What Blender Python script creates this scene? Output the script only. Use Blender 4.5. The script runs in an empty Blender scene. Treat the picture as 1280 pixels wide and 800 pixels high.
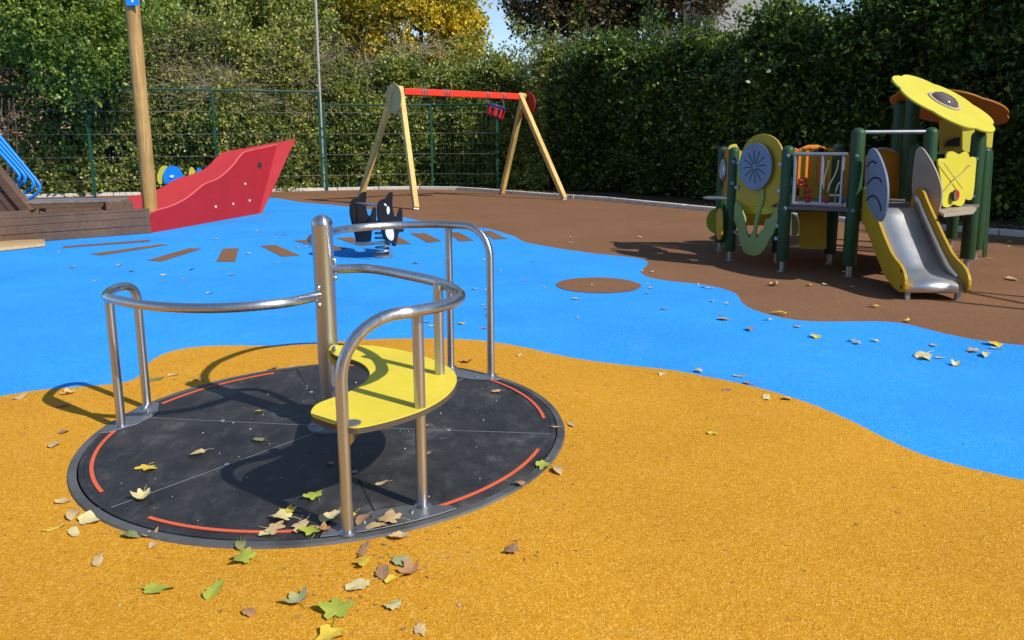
import bpy, bmesh, math, random
import numpy as np
from mathutils import Vector, Matrix
random.seed(7)
rng = np.random.default_rng(11)
scene = bpy.context.scene
COL = scene.collection
R = math.radians

# ------------------------------------------------------------------ camera
cam_d = bpy.data.cameras.new('camera')
cam = bpy.data.objects.new('camera', cam_d); COL.objects.link(cam)
cam_d.sensor_width = 36; cam_d.lens = 970 / 1280 * 36
cam_d.shift_y = -0.0429
cam_d.clip_end = 2000; cam_d.clip_start = 0.05
cam.location = (0, 0, 1.22)
cam.rotation_mode = 'XYZ'
cam.matrix_world = Matrix.Translation((0, 0, 1.22)) @ Matrix.Rotation(R(90 - 10.017), 4, 'X') @ Matrix.Rotation(R(-0.32), 4, 'Z')
scene.camera = cam

# ------------------------------------------------------------------ light
SUN_EL, SUN_AZ = R(40), R(-37)          # azimuth from +X towards +Y
sd = Vector((math.cos(SUN_EL) * math.cos(SUN_AZ), math.cos(SUN_EL) * math.sin(SUN_AZ), math.sin(SUN_EL)))
w = bpy.data.worlds.new('World'); scene.world = w; w.use_nodes = True
nt = w.node_tree; bg = nt.nodes['Background']
sky = nt.nodes.new('ShaderNodeTexSky'); sky.sky_type = 'NISHITA'; sky.sun_disc = False
sky.sun_elevation = SUN_EL; sky.sun_rotation = math.pi / 2 - SUN_AZ
sky.air_density = 1.0; sky.dust_density = 0.15; sky.ozone_density = 2.2
nt.links.new(sky.outputs[0], bg.inputs[0]); bg.inputs[1].default_value = 0.14
ld = bpy.data.lights.new('sun', 'SUN'); ld.energy = 4.7; ld.angle = R(0.53); ld.color = (1.0, 0.955, 0.88)
lo = bpy.data.objects.new('sun', ld); COL.objects.link(lo)
lo.rotation_euler = sd.to_track_quat('Z', 'Y').to_euler(); lo.location = (20, -12, 25)
scene.view_settings.view_transform = 'Standard'; scene.view_settings.look = 'None'
scene.view_settings.exposure = 0.17; scene.view_settings.gamma = 1
scene.cycles.max_bounces = 6; scene.cycles.transparent_max_bounces = 6
scene.cycles.caustics_reflective = False; scene.cycles.caustics_refractive = False

# ------------------------------------------------------------------ helpers
def tag(o, label=None, cat=None, group=None, kind=None):
    if label: o['label'] = label
    if cat: o['category'] = cat
    if group: o['group'] = group
    if kind: o['kind'] = kind
    return o

def thing(name, label, cat, loc=(0, 0, 0), group=None):
    o = bpy.data.objects.new(name, None); COL.objects.link(o); o.location = loc
    o.empty_display_size = 0.2
    return tag(o, label, cat, group)

def wloc(o):
    v = Vector((0, 0, 0))
    while o: v += Vector(o.location); o = o.parent
    return v

class MB:
    def __init__(s): s.v = []; s.f = []
    def add(s, vs, fs):
        n = len(s.v); s.v += [tuple(map(float, p)) for p in vs]; s.f += [tuple(i + n for i in f) for f in fs]; return s
    def box(s, c, size, rz=0, ux=None, uy=None, uz=None):
        c = Vector(c); hx, hy, hz = [a / 2 for a in size]
        if ux is None: ux = Vector((math.cos(rz), math.sin(rz), 0)); uy = Vector((-math.sin(rz), math.cos(rz), 0)); uz = Vector((0, 0, 1))
        else: ux, uy, uz = Vector(ux).normalized(), Vector(uy).normalized(), Vector(uz).normalized()
        vs = [c + ux * hx * a + uy * hy * b + uz * hz * d for a, b, d in
              [(-1,-1,-1),(1,-1,-1),(1,1,-1),(-1,1,-1),(-1,-1,1),(1,-1,1),(1,1,1),(-1,1,1)]]
        return s.add(vs, [(0,3,2,1),(4,5,6,7),(0,1,5,4),(1,2,6,5),(2,3,7,6),(3,0,4,7)])
    def beam(s, a, b, wd, th, up=(0, 0, 1)):
        a, b = Vector(a), Vector(b); d = (b - a); u = d.normalized(); sx = u.cross(Vector(up)).normalized(); uz = sx.cross(u)
        return s.box((a + b) / 2, (d.length, wd, th), ux=u, uy=sx, uz=uz)
    def tube(s, pts, r, n=10, caps=True):
        pts = [Vector(p) for p in pts]; m = len(pts); rs = r if isinstance(r, (list, tuple)) else [r] * m
        ts = [((pts[min(i+1, m-1)] - pts[max(i-1, 0)]).normalized()) for i in range(m)]
        ref = Vector((0, 0, 1)) if abs(ts[0].z) < .9 else Vector((1, 0, 0))
        u = ts[0].cross(ref).normalized(); base = len(s.v)
        for i in range(m):
            u = (u - ts[i] * u.dot(ts[i])).normalized(); v = ts[i].cross(u)
            for k in range(n):
                a = 2 * math.pi * k / n; s.v.append(tuple(pts[i] + (u * math.cos(a) + v * math.sin(a)) * rs[i]))
        for i in range(m - 1):
            for k in range(n):
                a = base + i*n + k; b = base + i*n + (k+1) % n; s.f.append((a, b, b + n, a + n))
        if caps:
            s.f.append(tuple(base + k for k in range(n))[::-1]); s.f.append(tuple(base + (m-1)*n + k for k in range(n)))
        return s
    def lathe(s, prof, o, n=24, axis=(0, 0, 1)):
        o = Vector(o); ax = Vector(axis).normalized(); ref = Vector((1, 0, 0)) if abs(ax.x) < .9 else Vector((0, 1, 0))
        u = ax.cross(ref).normalized(); v = ax.cross(u); base = len(s.v); m = len(prof)
        for r, z in prof:
            for k in range(n):
                a = 2 * math.pi * k / n; s.v.append(tuple(o + ax * z + (u * math.cos(a) + v * math.sin(a)) * r))
        for i in range(m - 1):
            for k in range(n):
                a = base + i*n + k; b = base + i*n + (k+1) % n; s.f.append((a, b, b + n, a + n))
        if prof[0][0] > 1e-4: s.f.append(tuple(base + k for k in range(n))[::-1])
        if prof[-1][0] > 1e-4: s.f.append(tuple(base + (m-1)*n + k for k in range(n)))
        return s
    def slab(s, pts, t):
        pts = [Vector(p) for p in pts]; t = Vector(t); n = len(pts); vs = pts + [p + t for p in pts]
        return s.add(vs, [tuple(range(n))[::-1], tuple(range(n, 2*n))] + [(i, (i+1) % n, n + (i+1) % n, n + i) for i in range(n)])
    def build(s, name, mat, parent=None, smooth=False, bevel=0, seg=2, angle=40):
        me = bpy.data.meshes.new(name); off = wloc(parent) if parent else Vector((0, 0, 0))
        me.from_pydata([(p[0]-off.x, p[1]-off.y, p[2]-off.z) for p in s.v], [], s.f)
        bm = bmesh.new(); bm.from_mesh(me); bmesh.ops.recalc_face_normals(bm, faces=bm.faces)
        if smooth:
            for f in bm.faces: f.smooth = True
            for e in bm.edges:
                if len(e.link_faces) == 2 and e.calc_face_angle(0) > R(angle): e.smooth = False
        bm.to_mesh(me); bm.free(); me.materials.append(mat)
        o = bpy.data.objects.new(name, me); COL.objects.link(o)
        if parent: o.parent = parent
        if bevel:
            b = o.modifiers.new('bevel', 'BEVEL'); b.width = bevel; b.segments = seg; b.limit_method = 'ANGLE'; b.angle_limit = R(35)
        return o

def chaikin(p, n=2, closed=True):
    p = [Vector(a) for a in p]
    for _ in range(n):
        q = []; m = len(p)
        if not closed: q.append(p[0])
        for i in range(m if closed else m - 1):
            a, b = p[i], p[(i+1) % m]; q += [a * .75 + b * .25, a * .25 + b * .75]
        if not closed: q.append(p[-1])
        p = q
    return p
def catmull(p, k=6):
    p = [Vector(a) for a in p]; p = [p[0]*2 - p[1]] + p + [p[-1]*2 - p[-2]]; out = []
    for i in range(1, len(p) - 2):
        for j in range(k):
            t = j / k; a, b, c, d = p[i-1:i+3]
            out.append(.5 * ((2*b) + (c-a)*t + (2*a-5*b+4*c-d)*t*t + (3*b-a-3*c+d)*t**3))
    out.append(p[-2]); return out
def arc(c, r, a0, a1, n, z): return [(c[0] + r*math.cos(R(a0+(a1-a0)*i/n)), c[1] + r*math.sin(R(a0+(a1-a0)*i/n)), z) for i in range(n+1)]
def normal(p):
    p = [Vector(a) for a in p]; n = Vector((0, 0, 0))
    for i in range(len(p)): n += p[i].cross(p[(i+1) % len(p)])
    return n.normalized()
def toward(n, c):       # flip n so it looks to the camera side of point c
    n = Vector(n); return n if n.dot(Vector((0, 0, 1.22)) - Vector(c)) > 0 else -n

# ------------------------------------------------------------------ materials
def nodes(name):
    m = bpy.data.materials.new(name); m.use_nodes = True; t = m.node_tree
    return m, t, t.nodes, t.links, t.nodes['Principled BSDF']
def ramp(N, stops, interp='LINEAR'):
    r = N.new('ShaderNodeValToRGB'); cr = r.color_ramp; cr.interpolation = interp
    while len(cr.elements) < len(stops): cr.elements.new(.5)
    for e, (p, c) in zip(cr.elements, stops): e.position = p; e.color = (*c, 1)
    return r
def noise(N, L, scale, detail=4, rough=.55, coord='Object', vec=None, sc=None):
    n = N.new('ShaderNodeTexNoise'); n.inputs['Scale'].default_value = scale; n.inputs['Detail'].default_value = detail
    n.inputs['Roughness'].default_value = rough
    if vec is None:
        tc = N.new('ShaderNodeTexCoord'); vec = tc.outputs[coord]
        if sc:
            mp = N.new('ShaderNodeMapping'); mp.inputs['Scale'].default_value = sc; L.new(vec, mp.inputs[0]); vec = mp.outputs[0]
    L.new(vec, n.inputs['Vector']); return n
def mixc(N, L, a, b, f, mode='MIX'):
    m = N.new('ShaderNodeMix'); m.data_type = 'RGBA'; m.blend_type = mode
    for s, x in ((6, a), (7, b)):
        if isinstance(x, (tuple, list)): m.inputs[s].default_value = (*x, 1)
        else: L.new(x, m.inputs[s])
    if isinstance(f, (int, float)): m.inputs[0].default_value = f
    else: L.new(f, m.inputs[0])
    return m.outputs[2]
def bump(N, L, B, h, strength=.3, dist=.01):
    b = N.new('ShaderNodeBump'); b.inputs['Strength'].default_value = strength; b.inputs['Distance'].default_value = dist
    L.new(h, b.inputs['Height']); L.new(b.outputs[0], B.inputs['Normal']); return b

def mk_paint(name, col, rough=.45, var=.12, scale=6, metal=0, dirt=.25, bump_s=.0, spec=.28):
    m, t, N, L, B = nodes(name)
    n = noise(N, L, scale, 5, .6); d = noise(N, L, scale * 9, 3, .6)
    dark = tuple(c * (1 - var * 2) for c in col); lite = tuple(min(1, c * (1 + var)) for c in col)
    r = ramp(N, [(.3, dark), (.55, col), (.8, lite)]); L.new(n.outputs[0], r.inputs[0])
    rd = ramp(N, [(.62, (0, 0, 0)), (.75, (1, 1, 1))]); L.new(d.outputs[0], rd.inputs[0])
    mul = N.new('ShaderNodeMath'); mul.operation = 'MULTIPLY'; mul.inputs[1].default_value = dirt; L.new(rd.outputs[0], mul.inputs[0])
    c = mixc(N, L, r.outputs[0], (.16, .13, .10), mul.outputs[0]); L.new(c, B.inputs['Base Color'])
    B.inputs['Roughness'].default_value = rough; B.inputs['Metallic'].default_value = metal
    B.inputs['Specular IOR Level'].default_value = spec
    if bump_s: bump(N, L, B, d.outputs[0], bump_s, .004)
    return m

def mk_rubber(name, col, dark, lite, stain=(.3, .28, .25)):
    m, t, N, L, B = nodes(name)
    tc = N.new('ShaderNodeTexCoord')
    v = N.new('ShaderNodeTexVoronoi'); v.inputs['Scale'].default_value = 220; L.new(tc.outputs['Object'], v.inputs['Vector'])
    bw = N.new('ShaderNodeSeparateColor'); L.new(v.outputs['Color'], bw.inputs[0])
    r = ramp(N, [(0, dark), (.3, col), (.75, col), (1, lite)]); L.new(bw.outputs[0], r.inputs[0])
    mid = noise(N, L, 55, 3, .6, vec=tc.outputs['Object'])
    rm = ramp(N, [(.3, (.90, .90, .90)), (.7, (1.07, 1.07, 1.07))]); L.new(mid.outputs[0], rm.inputs[0])
    c1 = mixc(N, L, r.outputs[0], rm.outputs[0], 1.0, 'MULTIPLY')
    big = noise(N, L, .8, 6, .62, vec=tc.outputs['Object'])
    rb = ramp(N, [(.35, (.90, .89, .88)), (.6, (1.03, 1.03, 1.03))]); L.new(big.outputs[0], rb.inputs[0])
    c2 = mixc(N, L, c1, rb.outputs[0], 1.0, 'MULTIPLY')
    sp = noise(N, L, 3.2, 8, .72, vec=tc.outputs['Object'])
    rs = ramp(N, [(.56, (0, 0, 0)), (.78, (.38, .38, .38))]); L.new(sp.outputs[0], rs.inputs[0])
    c3 = mixc(N, L, c2, stain, rs.outputs[0]); L.new(c3, B.inputs['Base Color'])
    B.inputs['Roughness'].default_value = .85; B.inputs['Specular IOR Level'].default_value = .12
    bump(N, L, B, v.outputs['Distance'], .42, .003)
    return m

def mk_leaf(name, stops, trans=.3, rough=.45):
    m, t, N, L, B = nodes(name)
    g = N.new('ShaderNodeNewGeometry'); r = ramp(N, stops); L.new(g.outputs['Random Per Island'], r.inputs[0])
    n = noise(N, L, 1.3, 4, .6); rn = ramp(N, [(.32, (.50, .58, .52)), (.68, (1.4, 1.3, 1.05))]); L.new(n.outputs[0], rn.inputs[0])
    c = mixc(N, L, r.outputs[0], rn.outputs[0], 1.0, 'MULTIPLY')
    L.new(c, B.inputs['Base Color']); B.inputs['Roughness'].default_value = rough
    tr = N.new('ShaderNodeBsdfTranslucent'); hs = N.new('ShaderNodeHueSaturation'); hs.inputs['Value'].default_value = 1.5; hs.inputs['Saturation'].default_value = 1.1
    L.new(c, hs.inputs['Color']); L.new(hs.outputs[0], tr.inputs[0])
    mx = N.new('ShaderNodeMixShader'); mx.inputs[0].default_value = trans
    L.new(B.outputs[0], mx.inputs[1]); L.new(tr.outputs[0], mx.inputs[2]); L.new(mx.outputs[0], N['Material Output'].inputs[0])
    return m

def mk_wood(name, a, b, scale=3, axis='X', rough=.7, knots=0):
    m, t, N, L, B = nodes(name)
    sc = {'X': (.6, 14, 14), 'Y': (14, .6, 14), 'Z': (14, 14, .6)}[axis]
    n = noise(N, L, scale, 7, .62, sc=sc); r = ramp(N, [(.3, a), (.7, b)]); L.new(n.outputs[0], r.inputs[0])
    big = noise(N, L, 1.5, 5, .6); rb = ramp(N, [(.35, (.72, .7, .68)), (.65, (1.1, 1.1, 1.1))]); L.new(big.outputs[0], rb.inputs[0])
    c = mixc(N, L, r.outputs[0], rb.outputs[0], 1.0, 'MULTIPLY')
    if knots:
        v = N.new('ShaderNodeTexVoronoi'); v.inputs['Scale'].default_value = 3.0; tc = N.new('ShaderNodeTexCoord')
        mp = N.new('ShaderNodeMapping'); mp.inputs['Scale'].default_value = (2, 2, .8); L.new(tc.outputs['Object'], mp.inputs[0]); L.new(mp.outputs[0], v.inputs['Vector'])
        rk = ramp(N, [(.04, (1, 1, 1)), (.10, (0, 0, 0))]); L.new(v.outputs['Distance'], rk.inputs[0])
        c = mixc(N, L, c, (.09, .045, .02), rk.outputs[0])
    L.new(c, B.inputs['Base Color']); B.inputs['Roughness'].default_value = rough
    bump(N, L, B, n.outputs[0], .4, .006); return m

def mk_steel(name, col=(.50, .51, .53), rough=.29, streak=(14, 14, .7), aniso=.75):
    m, t, N, L, B = nodes(name)
    n = noise(N, L, 5, 5, .6, sc=streak); r = ramp(N, [(.3, tuple(c*.9 for c in col)), (.7, tuple(min(1, c*1.07) for c in col))]); L.new(n.outputs[0], r.inputs[0])
    L.new(r.outputs[0], B.inputs['Base Color']); B.inputs['Metallic'].default_value = .94
    rr = ramp(N, [(.3, (rough*.88,)*3), (.75, (rough*1.15,)*3)]); L.new(n.outputs[0], rr.inputs[0]); L.new(rr.outputs[0], B.inputs['Roughness'])
    g = N.new('ShaderNodeNewGeometry'); cr_ = N.new('ShaderNodeVectorMath'); cr_.operation = 'CROSS_PRODUCT'; cr_.inputs[1].default_value = (0, 0, 1)
    L.new(g.outputs['Normal'], cr_.inputs[0]); L.new(cr_.outputs[0], B.inputs['Tangent']); B.inputs['Anisotropic'].default_value = aniso; B.inputs['Anisotropic Rotation'].default_value = .25
    return m

M = {}
M['yellow_rubber'] = mk_rubber('yellow rubber granules', (.61, .285, .020), (.45, .19, .007), (.78, .43, .08), (.5, .3, .1))
M['blue_rubber'] = mk_rubber('blue rubber granules', (.032, .315, .80), (.025, .25, .70), (.07, .42, .88), (.14, .34, .62))
M['brown_rubber'] = mk_rubber('brown rubber granules', (.225, .113, .058), (.15, .072, .036), (.30, .165, .095), (.22, .14, .10))
M['steel'] = mk_steel('brushed stainless steel')
M['slide_steel'] = mk_steel('polished slide steel', (.70, .69, .66), .42, (.5, .5, .5), 0)
M['seat_yellow'] = mk_paint('yellow laminate', (.80, .63, .05), .5, .05, 3.5, dirt=.30)
M['laminate_edge'] = mk_paint('dark laminate edge', (.09, .075, .06), .6)
M['red'] = mk_paint('red laminate', (.38, .022, .030), .62, .05, 3, dirt=.12, spec=.12)
M['red_beam'] = mk_paint('red painted steel', (.72, .045, .02), .4, .05, 3, dirt=.12)
M['black'] = mk_paint('black laminate', (.012, .013, .016), .4, .05, 8, dirt=.15)
M['white'] = mk_paint('white laminate', (.78, .78, .76), .45, .03)
M['green_post'] = mk_paint('green painted post', (.028, .072, .028), .45, .10, 4, dirt=.15)
M['fence_green'] = mk_paint('green powder coat', (.009, .062, .038), .4, .08, 4)
M['ochre'] = mk_paint('ochre laminate', (.50, .30, .018), .45, .05, 4, dirt=.15)
M['flower_yellow'] = mk_paint('bright yellow laminate', (.62, .54, .060), .42, .04, 4, dirt=.10)
M['orange'] = mk_paint('orange laminate', (.62, .20, .018), .45, .05, 4, dirt=.12)
M['leaf_green'] = mk_paint('pale green laminate', (.24, .32, .10), .5, .06, 4, dirt=.12)
M['lime'] = mk_paint('lime laminate', (.45, .52, .05), .45, .06, 4, dirt=.1)
M['blue_grey'] = mk_paint('grey blue laminate', (.20, .235, .29), .5, .05, 5, dirt=.12)
M['grey_brown'] = mk_paint('grey brown laminate', (.36, .30, .245), .5, .06, 5, dirt=.12)
M['dull_olive'] = mk_paint('olive brown laminate', (.52, .40, .19), .5, .06, 5, dirt=.12)
M['dark_line'] = mk_paint('engraved line', (.03, .03, .035), .7)
M['blue_paint'] = mk_paint('bright blue paint', (.01, .24, .80), .35, .05, 4, dirt=.05)
M['red_bead'] = mk_paint('red plastic', (.55, .02, .03), .25, .04, 6, dirt=.05)
M['clear_grey'] = mk_paint('smoked dome plastic', (.13, .10, .10), .10, .1, 6)
M['kerb'] = mk_paint('pale concrete', (.62, .58, .52), .8, .10, 5, dirt=.3, bump_s=.3)
M['grey_cap'] = mk_paint('grey metal plate', (.28, .28, .29), .45, .08, 9, metal=.7)
M['disc_orange'] = mk_paint('orange red anti slip strip', (.72, .13, .055), .6, .06, 12, dirt=.2)
M['ring_grey'] = mk_paint('grey aluminium rim', (.115, .115, .115), .6, .25, 5, metal=.1, dirt=.6)
M['seam'] = mk_paint('bare aluminium edge', (.42, .42, .40), .4, .1, 9, metal=.6)
M['plank_brown'] = mk_wood('brown stained boards', (.080, .043, .028), (.155, .088, .056), 3, 'X')
M['pale_wood'] = mk_wood('pale planed timber', (.42, .27, .12), (.62, .44, .22), 3, 'X')
M['glulam'] = mk_wood('yellow glued timber', (.52, .32, .075), (.80, .57, .20), 3, 'Z')
M['mast_wood'] = mk_wood('oiled round timber', (.27, .145, .042), (.60, .35, .11), 3, 'Z', knots=1)
M['bark'] = mk_wood('grey bark', (.05, .038, .028), (.16, .12, .085), 4, 'Z')
M['twig'] = mk_paint('dry grey twig', (.27, .22, .145), .8, .25, 3, dirt=0)
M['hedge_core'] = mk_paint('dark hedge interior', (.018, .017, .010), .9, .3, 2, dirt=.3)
M['wall_grey'] = mk_paint('grey render', (.36, .35, .33), .8, .06, 1.5)
M['glass'] = mk_paint('window glass', (.05, .06, .08), .08)
M['galv'] = mk_paint('galvanised metal', (.42, .42, .42), .4, .1, 8, metal=.8)
M['soil'] = mk_paint('dry soil', (.085, .056, .032), .9, .35, 4, dirt=.4, bump_s=.6)

def mk_disc():
    m, t, N, L, B = nodes('black rubber deck')
    tc = N.new('ShaderNodeTexCoord')
    n = noise(N, L, 3.5, 8, .7, vec=tc.outputs['Object']); r = ramp(N, [(.38, (.015, .015, .015)), (.56, (.034, .033, .032)), (.74, (.13, .125, .115))]); L.new(n.outputs[0], r.inputs[0])
    mp = N.new('ShaderNodeMapping'); mp.inputs['Scale'].default_value = (14, 7, 1); mp.inputs['Rotation'].default_value = (0, 0, .5); L.new(tc.outputs['Object'], mp.inputs[0])
    s = noise(N, L, 1.0, 5, .7, vec=mp.outputs[0]); rs = ramp(N, [(.52, (0, 0, 0)), (.80, (.34, .34, .34))]); L.new(s.outputs[0], rs.inputs[0])
    c = mixc(N, L, r.outputs[0], (.16, .155, .15), rs.outputs[0])
    f = noise(N, L, 60, 4, .75, vec=tc.outputs['Object']); rf = ramp(N, [(.655, (0, 0, 0)), (.73, (.8, .8, .8))]); L.new(f.outputs[0], rf.inputs[0])
    c = mixc(N, L, c, (.30, .29, .27), rf.outputs[0])
    L.new(c, B.inputs['Base Color'])
    rr = ramp(N, [(.3, (.46,)*3), (.8, (.70,)*3)]); L.new(n.outputs[0], rr.inputs[0]); L.new(rr.outputs[0], B.inputs['Roughness'])
    ck = N.new('ShaderNodeTexVoronoi'); ck.inputs['Scale'].default_value = 150; L.new(tc.outputs['Object'], ck.inputs['Vector'])
    bump(N, L, B, ck.outputs['Distance'], .35, .002); return m
M['deck'] = mk_disc()

# ------------------------------------------------------------------ ground
def sheet(name, pts, z, mat, label=None, cat=None):
    b = MB(); b.add([(x, y, z) for x, y in pts], [tuple(range(len(pts)))]); o = b.build(name, mat); o['kind'] = 'structure'; return o
b = MB(); b.add([(-400, -400, -.012), (400, -400, -.012), (400, 400, -.012), (-400, 400, -.012)], [(0, 1, 2, 3)])
o = b.build('ground', M['soil']); o['kind'] = 'structure'
def rag(pts, step=.025, amp=.003):
    out = []
    for i in range(len(pts)):
        a, c = pts[i], pts[(i+1) % len(pts)]; L_ = math.hypot(c[0]-a[0], c[1]-a[1])
        near = min(abs(a[1]), abs(c[1])) < 12 and abs(a[0]) < 7 and L_ < 2.0
        k = max(1, int(L_/step)) if near else 1
        for j in range(k):
            t = j/k; out.append((a[0] + (c[0]-a[0])*t + random.uniform(-amp, amp), a[1] + (c[1]-a[1])*t + random.uniform(-amp, amp)))
    return out
KERB = [(-10.329,17.344),(-8.917,17.731),(-7.303,18.258),(-4.693,19.095),(-3.178,19.422),(-1.877,19.371),(-0.95,18.717),(0.01,17.538),(1.015,16.304),(1.77,15.561),(2.406,14.553),(3.368,13.03),(5.084,10.904),(6.255,9.408)]
KERB = [(-17.5, 14.6)] + KERB[0:13] + [(6.35, 9.45), (8.4, 6.0), (9.6, 2.5)]
KERBS = [tuple(p) for p in chaikin([(x, y, 0) for x, y in KERB], 2, False)]
play = [(p[0], p[1]) for p in KERBS] + [(9.6, -5), (-17.5, -5)]
sheet('brown_surface', play, 0.0, M['brown_rubber'])
BB = [(-5.254,16.727),(-4.887,16.473),(-4.279,15.543),(-3.601,14.976),(-3.001,14.381),(-2.379,13.607),(-1.459,11.8),(-0.928,11.266),(-0.359,10.773),(-0.135,10.245),(0.053,9.709),(0.146,9.221),(0.283,9.001),(0.562,8.609),(0.863,8.271),(1.059,8.118),(1.248,7.971),(1.349,7.831),(1.362,7.648),(1.29,7.37),(1.195,7.108),(1.178,6.928),(1.22,6.75),(1.349,6.601),(1.5,6.502),(1.622,6.414),(1.72,6.252),(1.776,6.082),(1.76,5.892),(1.719,5.699),(1.719,5.49),(1.777,5.294),(1.877,5.133),(2.022,5.066),(2.227,5.061),(2.457,5.072),(2.593,5.007),(2.66,4.852),(2.738,4.669),(2.837,4.546),(3.015,4.428),(3.479,4.296)]
blue = [(-17, 13.6), (-10.5, 16.6), (-7.2, 17.2)] + BB + [(9.0, 3.0), (9, -4.5), (-17, -4.5)]
sheet('blue_surface', rag([(p[0], p[1]) for p in chaikin([(x, y, 0) for x, y in blue], 1)]), 0.004, M['blue_rubber'])
YB = [(-2.629,3.479),(-2.484,3.602),(-2.379,3.685),(-2.207,3.732),(-2.031,3.78),(-1.959,3.824),(-1.959,3.954),(-2.008,4.117),(-2.031,4.275),(-1.998,4.409),(-1.895,4.505),(-1.688,4.528),(-1.44,4.504),(-1.189,4.554),(-0.985,4.625),(-0.794,4.659),(-0.597,4.665),(-0.348,4.649),(-0.198,4.617),(0.045,4.473),(0.27,4.262),(0.44,4.146),(0.647,4.05),(0.848,3.973),(0.955,3.886),(1.101,3.776),(1.259,3.609),(1.348,3.483),(1.421,3.338),(1.478,3.178),(1.521,3.014),(1.564,2.874),(1.624,2.781),(1.69,2.712),(1.759,2.655),(1.83,2.607),(2.086,2.493)]
yell = [(-6.5, 2.4)] + YB + [(4.3, 1.3), (5, -1.2), (-6, -1.2)]
sheet('yellow_surface', rag([(p[0], p[1]) for p in chaikin([(x, y, 0) for x, y in yell], 1)]), 0.008, M['yellow_rubber'])
for s in [[(-5.289,9.058),(-4.523,9.625),(-4.434,9.453),(-5.191,8.918)],[(-4.62,8.421),(-4.198,9.188),(-4.06,9.132),(-4.44,8.297)],[(-3.766,7.921),(-3.703,8.825),(-3.542,8.793),(-3.58,7.845)],[(-3.016,7.825),(-3.296,8.783),(-3.12,8.802),(-2.816,7.797)],[(-2.938,8.996),(-2.791,9.08),(-2.264,8.215),(-2.43,8.13)],[(-2.677,9.453),(-2.519,9.523),(-1.867,8.719),(-2.031,8.566)],[(-2.218,9.706),(-2.036,9.778),(-1.583,9.079),(-1.766,8.948)],[(-1.665,9.926),(-1.478,9.918),(-1.187,9.084),(-1.351,9.069)],[(-1.346,10.168),(-1.14,10.159),(-0.851,9.337),(-1.001,9.197)],[(-0.856,10.297),(-0.702,10.227),(-0.456,9.358),(-0.642,9.328)],[(-0.392,10.302),(-0.298,10.389),(-0.049,9.531),(-0.223,9.461)]]:
    sheet('brown_stripe', rag(s, .04, .004), .008, M['brown_rubber'])
cc = [(.727 + .353*math.cos(a*math.pi/32), 6.419 + .353*math.sin(a*math.pi/32)) for a in range(64)]
sheet('brown_circle', rag(cc, .03, .003), .008, M['brown_rubber'])
# kerb: separate stones following the edge
kn = 0
root = thing('concrete_kerb', 'pale concrete kerb edging the brown rubber along the foot of the hedge', 'kerb')
acc = 0; seg = []
dist = [0]
for i in range(1, len(KERBS)): dist.append(dist[-1] + (Vector(KERBS[i]) - Vector(KERBS[i-1])).length)
def along(path, dist, s):
    for i in range(1, len(path)):
        if dist[i] >= s or i == len(path) - 1:
            t = (s - dist[i-1]) / max(1e-6, dist[i] - dist[i-1]); a, b2 = Vector(path[i-1]), Vector(path[i]); d = (b2 - a).normalized()
            return a + (b2 - a) * t, d
s = 0
while s < dist[-1] - 1.0:
    p, d = along(KERBS, dist, s + .5); n = Vector((-d.y, d.x, 0))
    MB().box(p + n * .06 + Vector((0, 0, .02 + random.uniform(-.004, .004))), (.985, .12, .10), math.atan2(d.y, d.x)).build('kerb_stone', M['kerb'], root, bevel=.008)
    s += 1.0

# ------------------------------------------------------------------ carousel
CX, CY = -.7686, 3.1476
root = thing('carousel', 'wheelchair-level round carousel with black rubber deck, steel rails and yellow seat', 'carousel', (CX, CY, 0))
def cpol(r, a, z): return (CX + r*math.cos(R(a)), CY + r*math.sin(R(a)), z)
MB().lathe([(.957, .004), (.957, .016), (.985, .016), (.99, .006)], (CX, CY, 0), 128).build('outer_rim', M['ring_grey'], root, smooth=True)
MB().lathe([(.9, .010), (.960, .010)], (CX, CY, 0), 128).build('rim_gap', M['dark_line'], root)
MB().lathe([(.932, .006), (.932, .0185), (.951, .0185), (.952, .006)], (CX, CY, 0), 128).build('inner_rim', M['deck'], root, smooth=True)
SE = [52, 114.5, 172, 232, 292, 354]
for k in range(6):
    a0, a1 = SE[k], SE[(k+1) % 6] + (360 if k == 5 else 0); g = .22
    pts = arc((CX, CY), .931, a0 + g, a1 - g, 26, .018) + arc((CX, CY), .06, a1 - 2, a0 + 2, 3, .018)
    MB().slab(pts, (0, 0, -.012)).build('deck_panel', M['deck'], root)
    MB().beam(cpol(.09, a0, .0162), cpol(.93, a0, .0162), .0034, .004).build('deck_seam', M['dark_line'] if k in (1, 4) else M['seam'], root)
    for rr in (.50,):
        MB().lathe([(.010, 0), (.010, .003), (.007, .005)], cpol(rr, a0, .018), 12).build('deck_bolt', M['seam'], root, smooth=True)
for a0, a1 in ((183, 223), (243, 283.5), (303.5, 343), (5, 43.5), (122, 161), (63, 102)):
    n = 24; outer = arc((CX, CY), .914, a0, a1, n, .0195); inner = arc((CX, CY), .9005, a1, a0, n, .0195)
    b = MB()
    for i in range(n): b.add([outer[i], outer[i+1], inner[n-i-1], inner[n-i], tuple(Vector(outer[i])+Vector((0,0,.0025)))], [(0, 1, 2, 3)])
    b = MB(); b.slab(outer + inner, (0, 0, .0025)); b.build('anti_slip_strip', M['disc_orange'], root)
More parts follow.
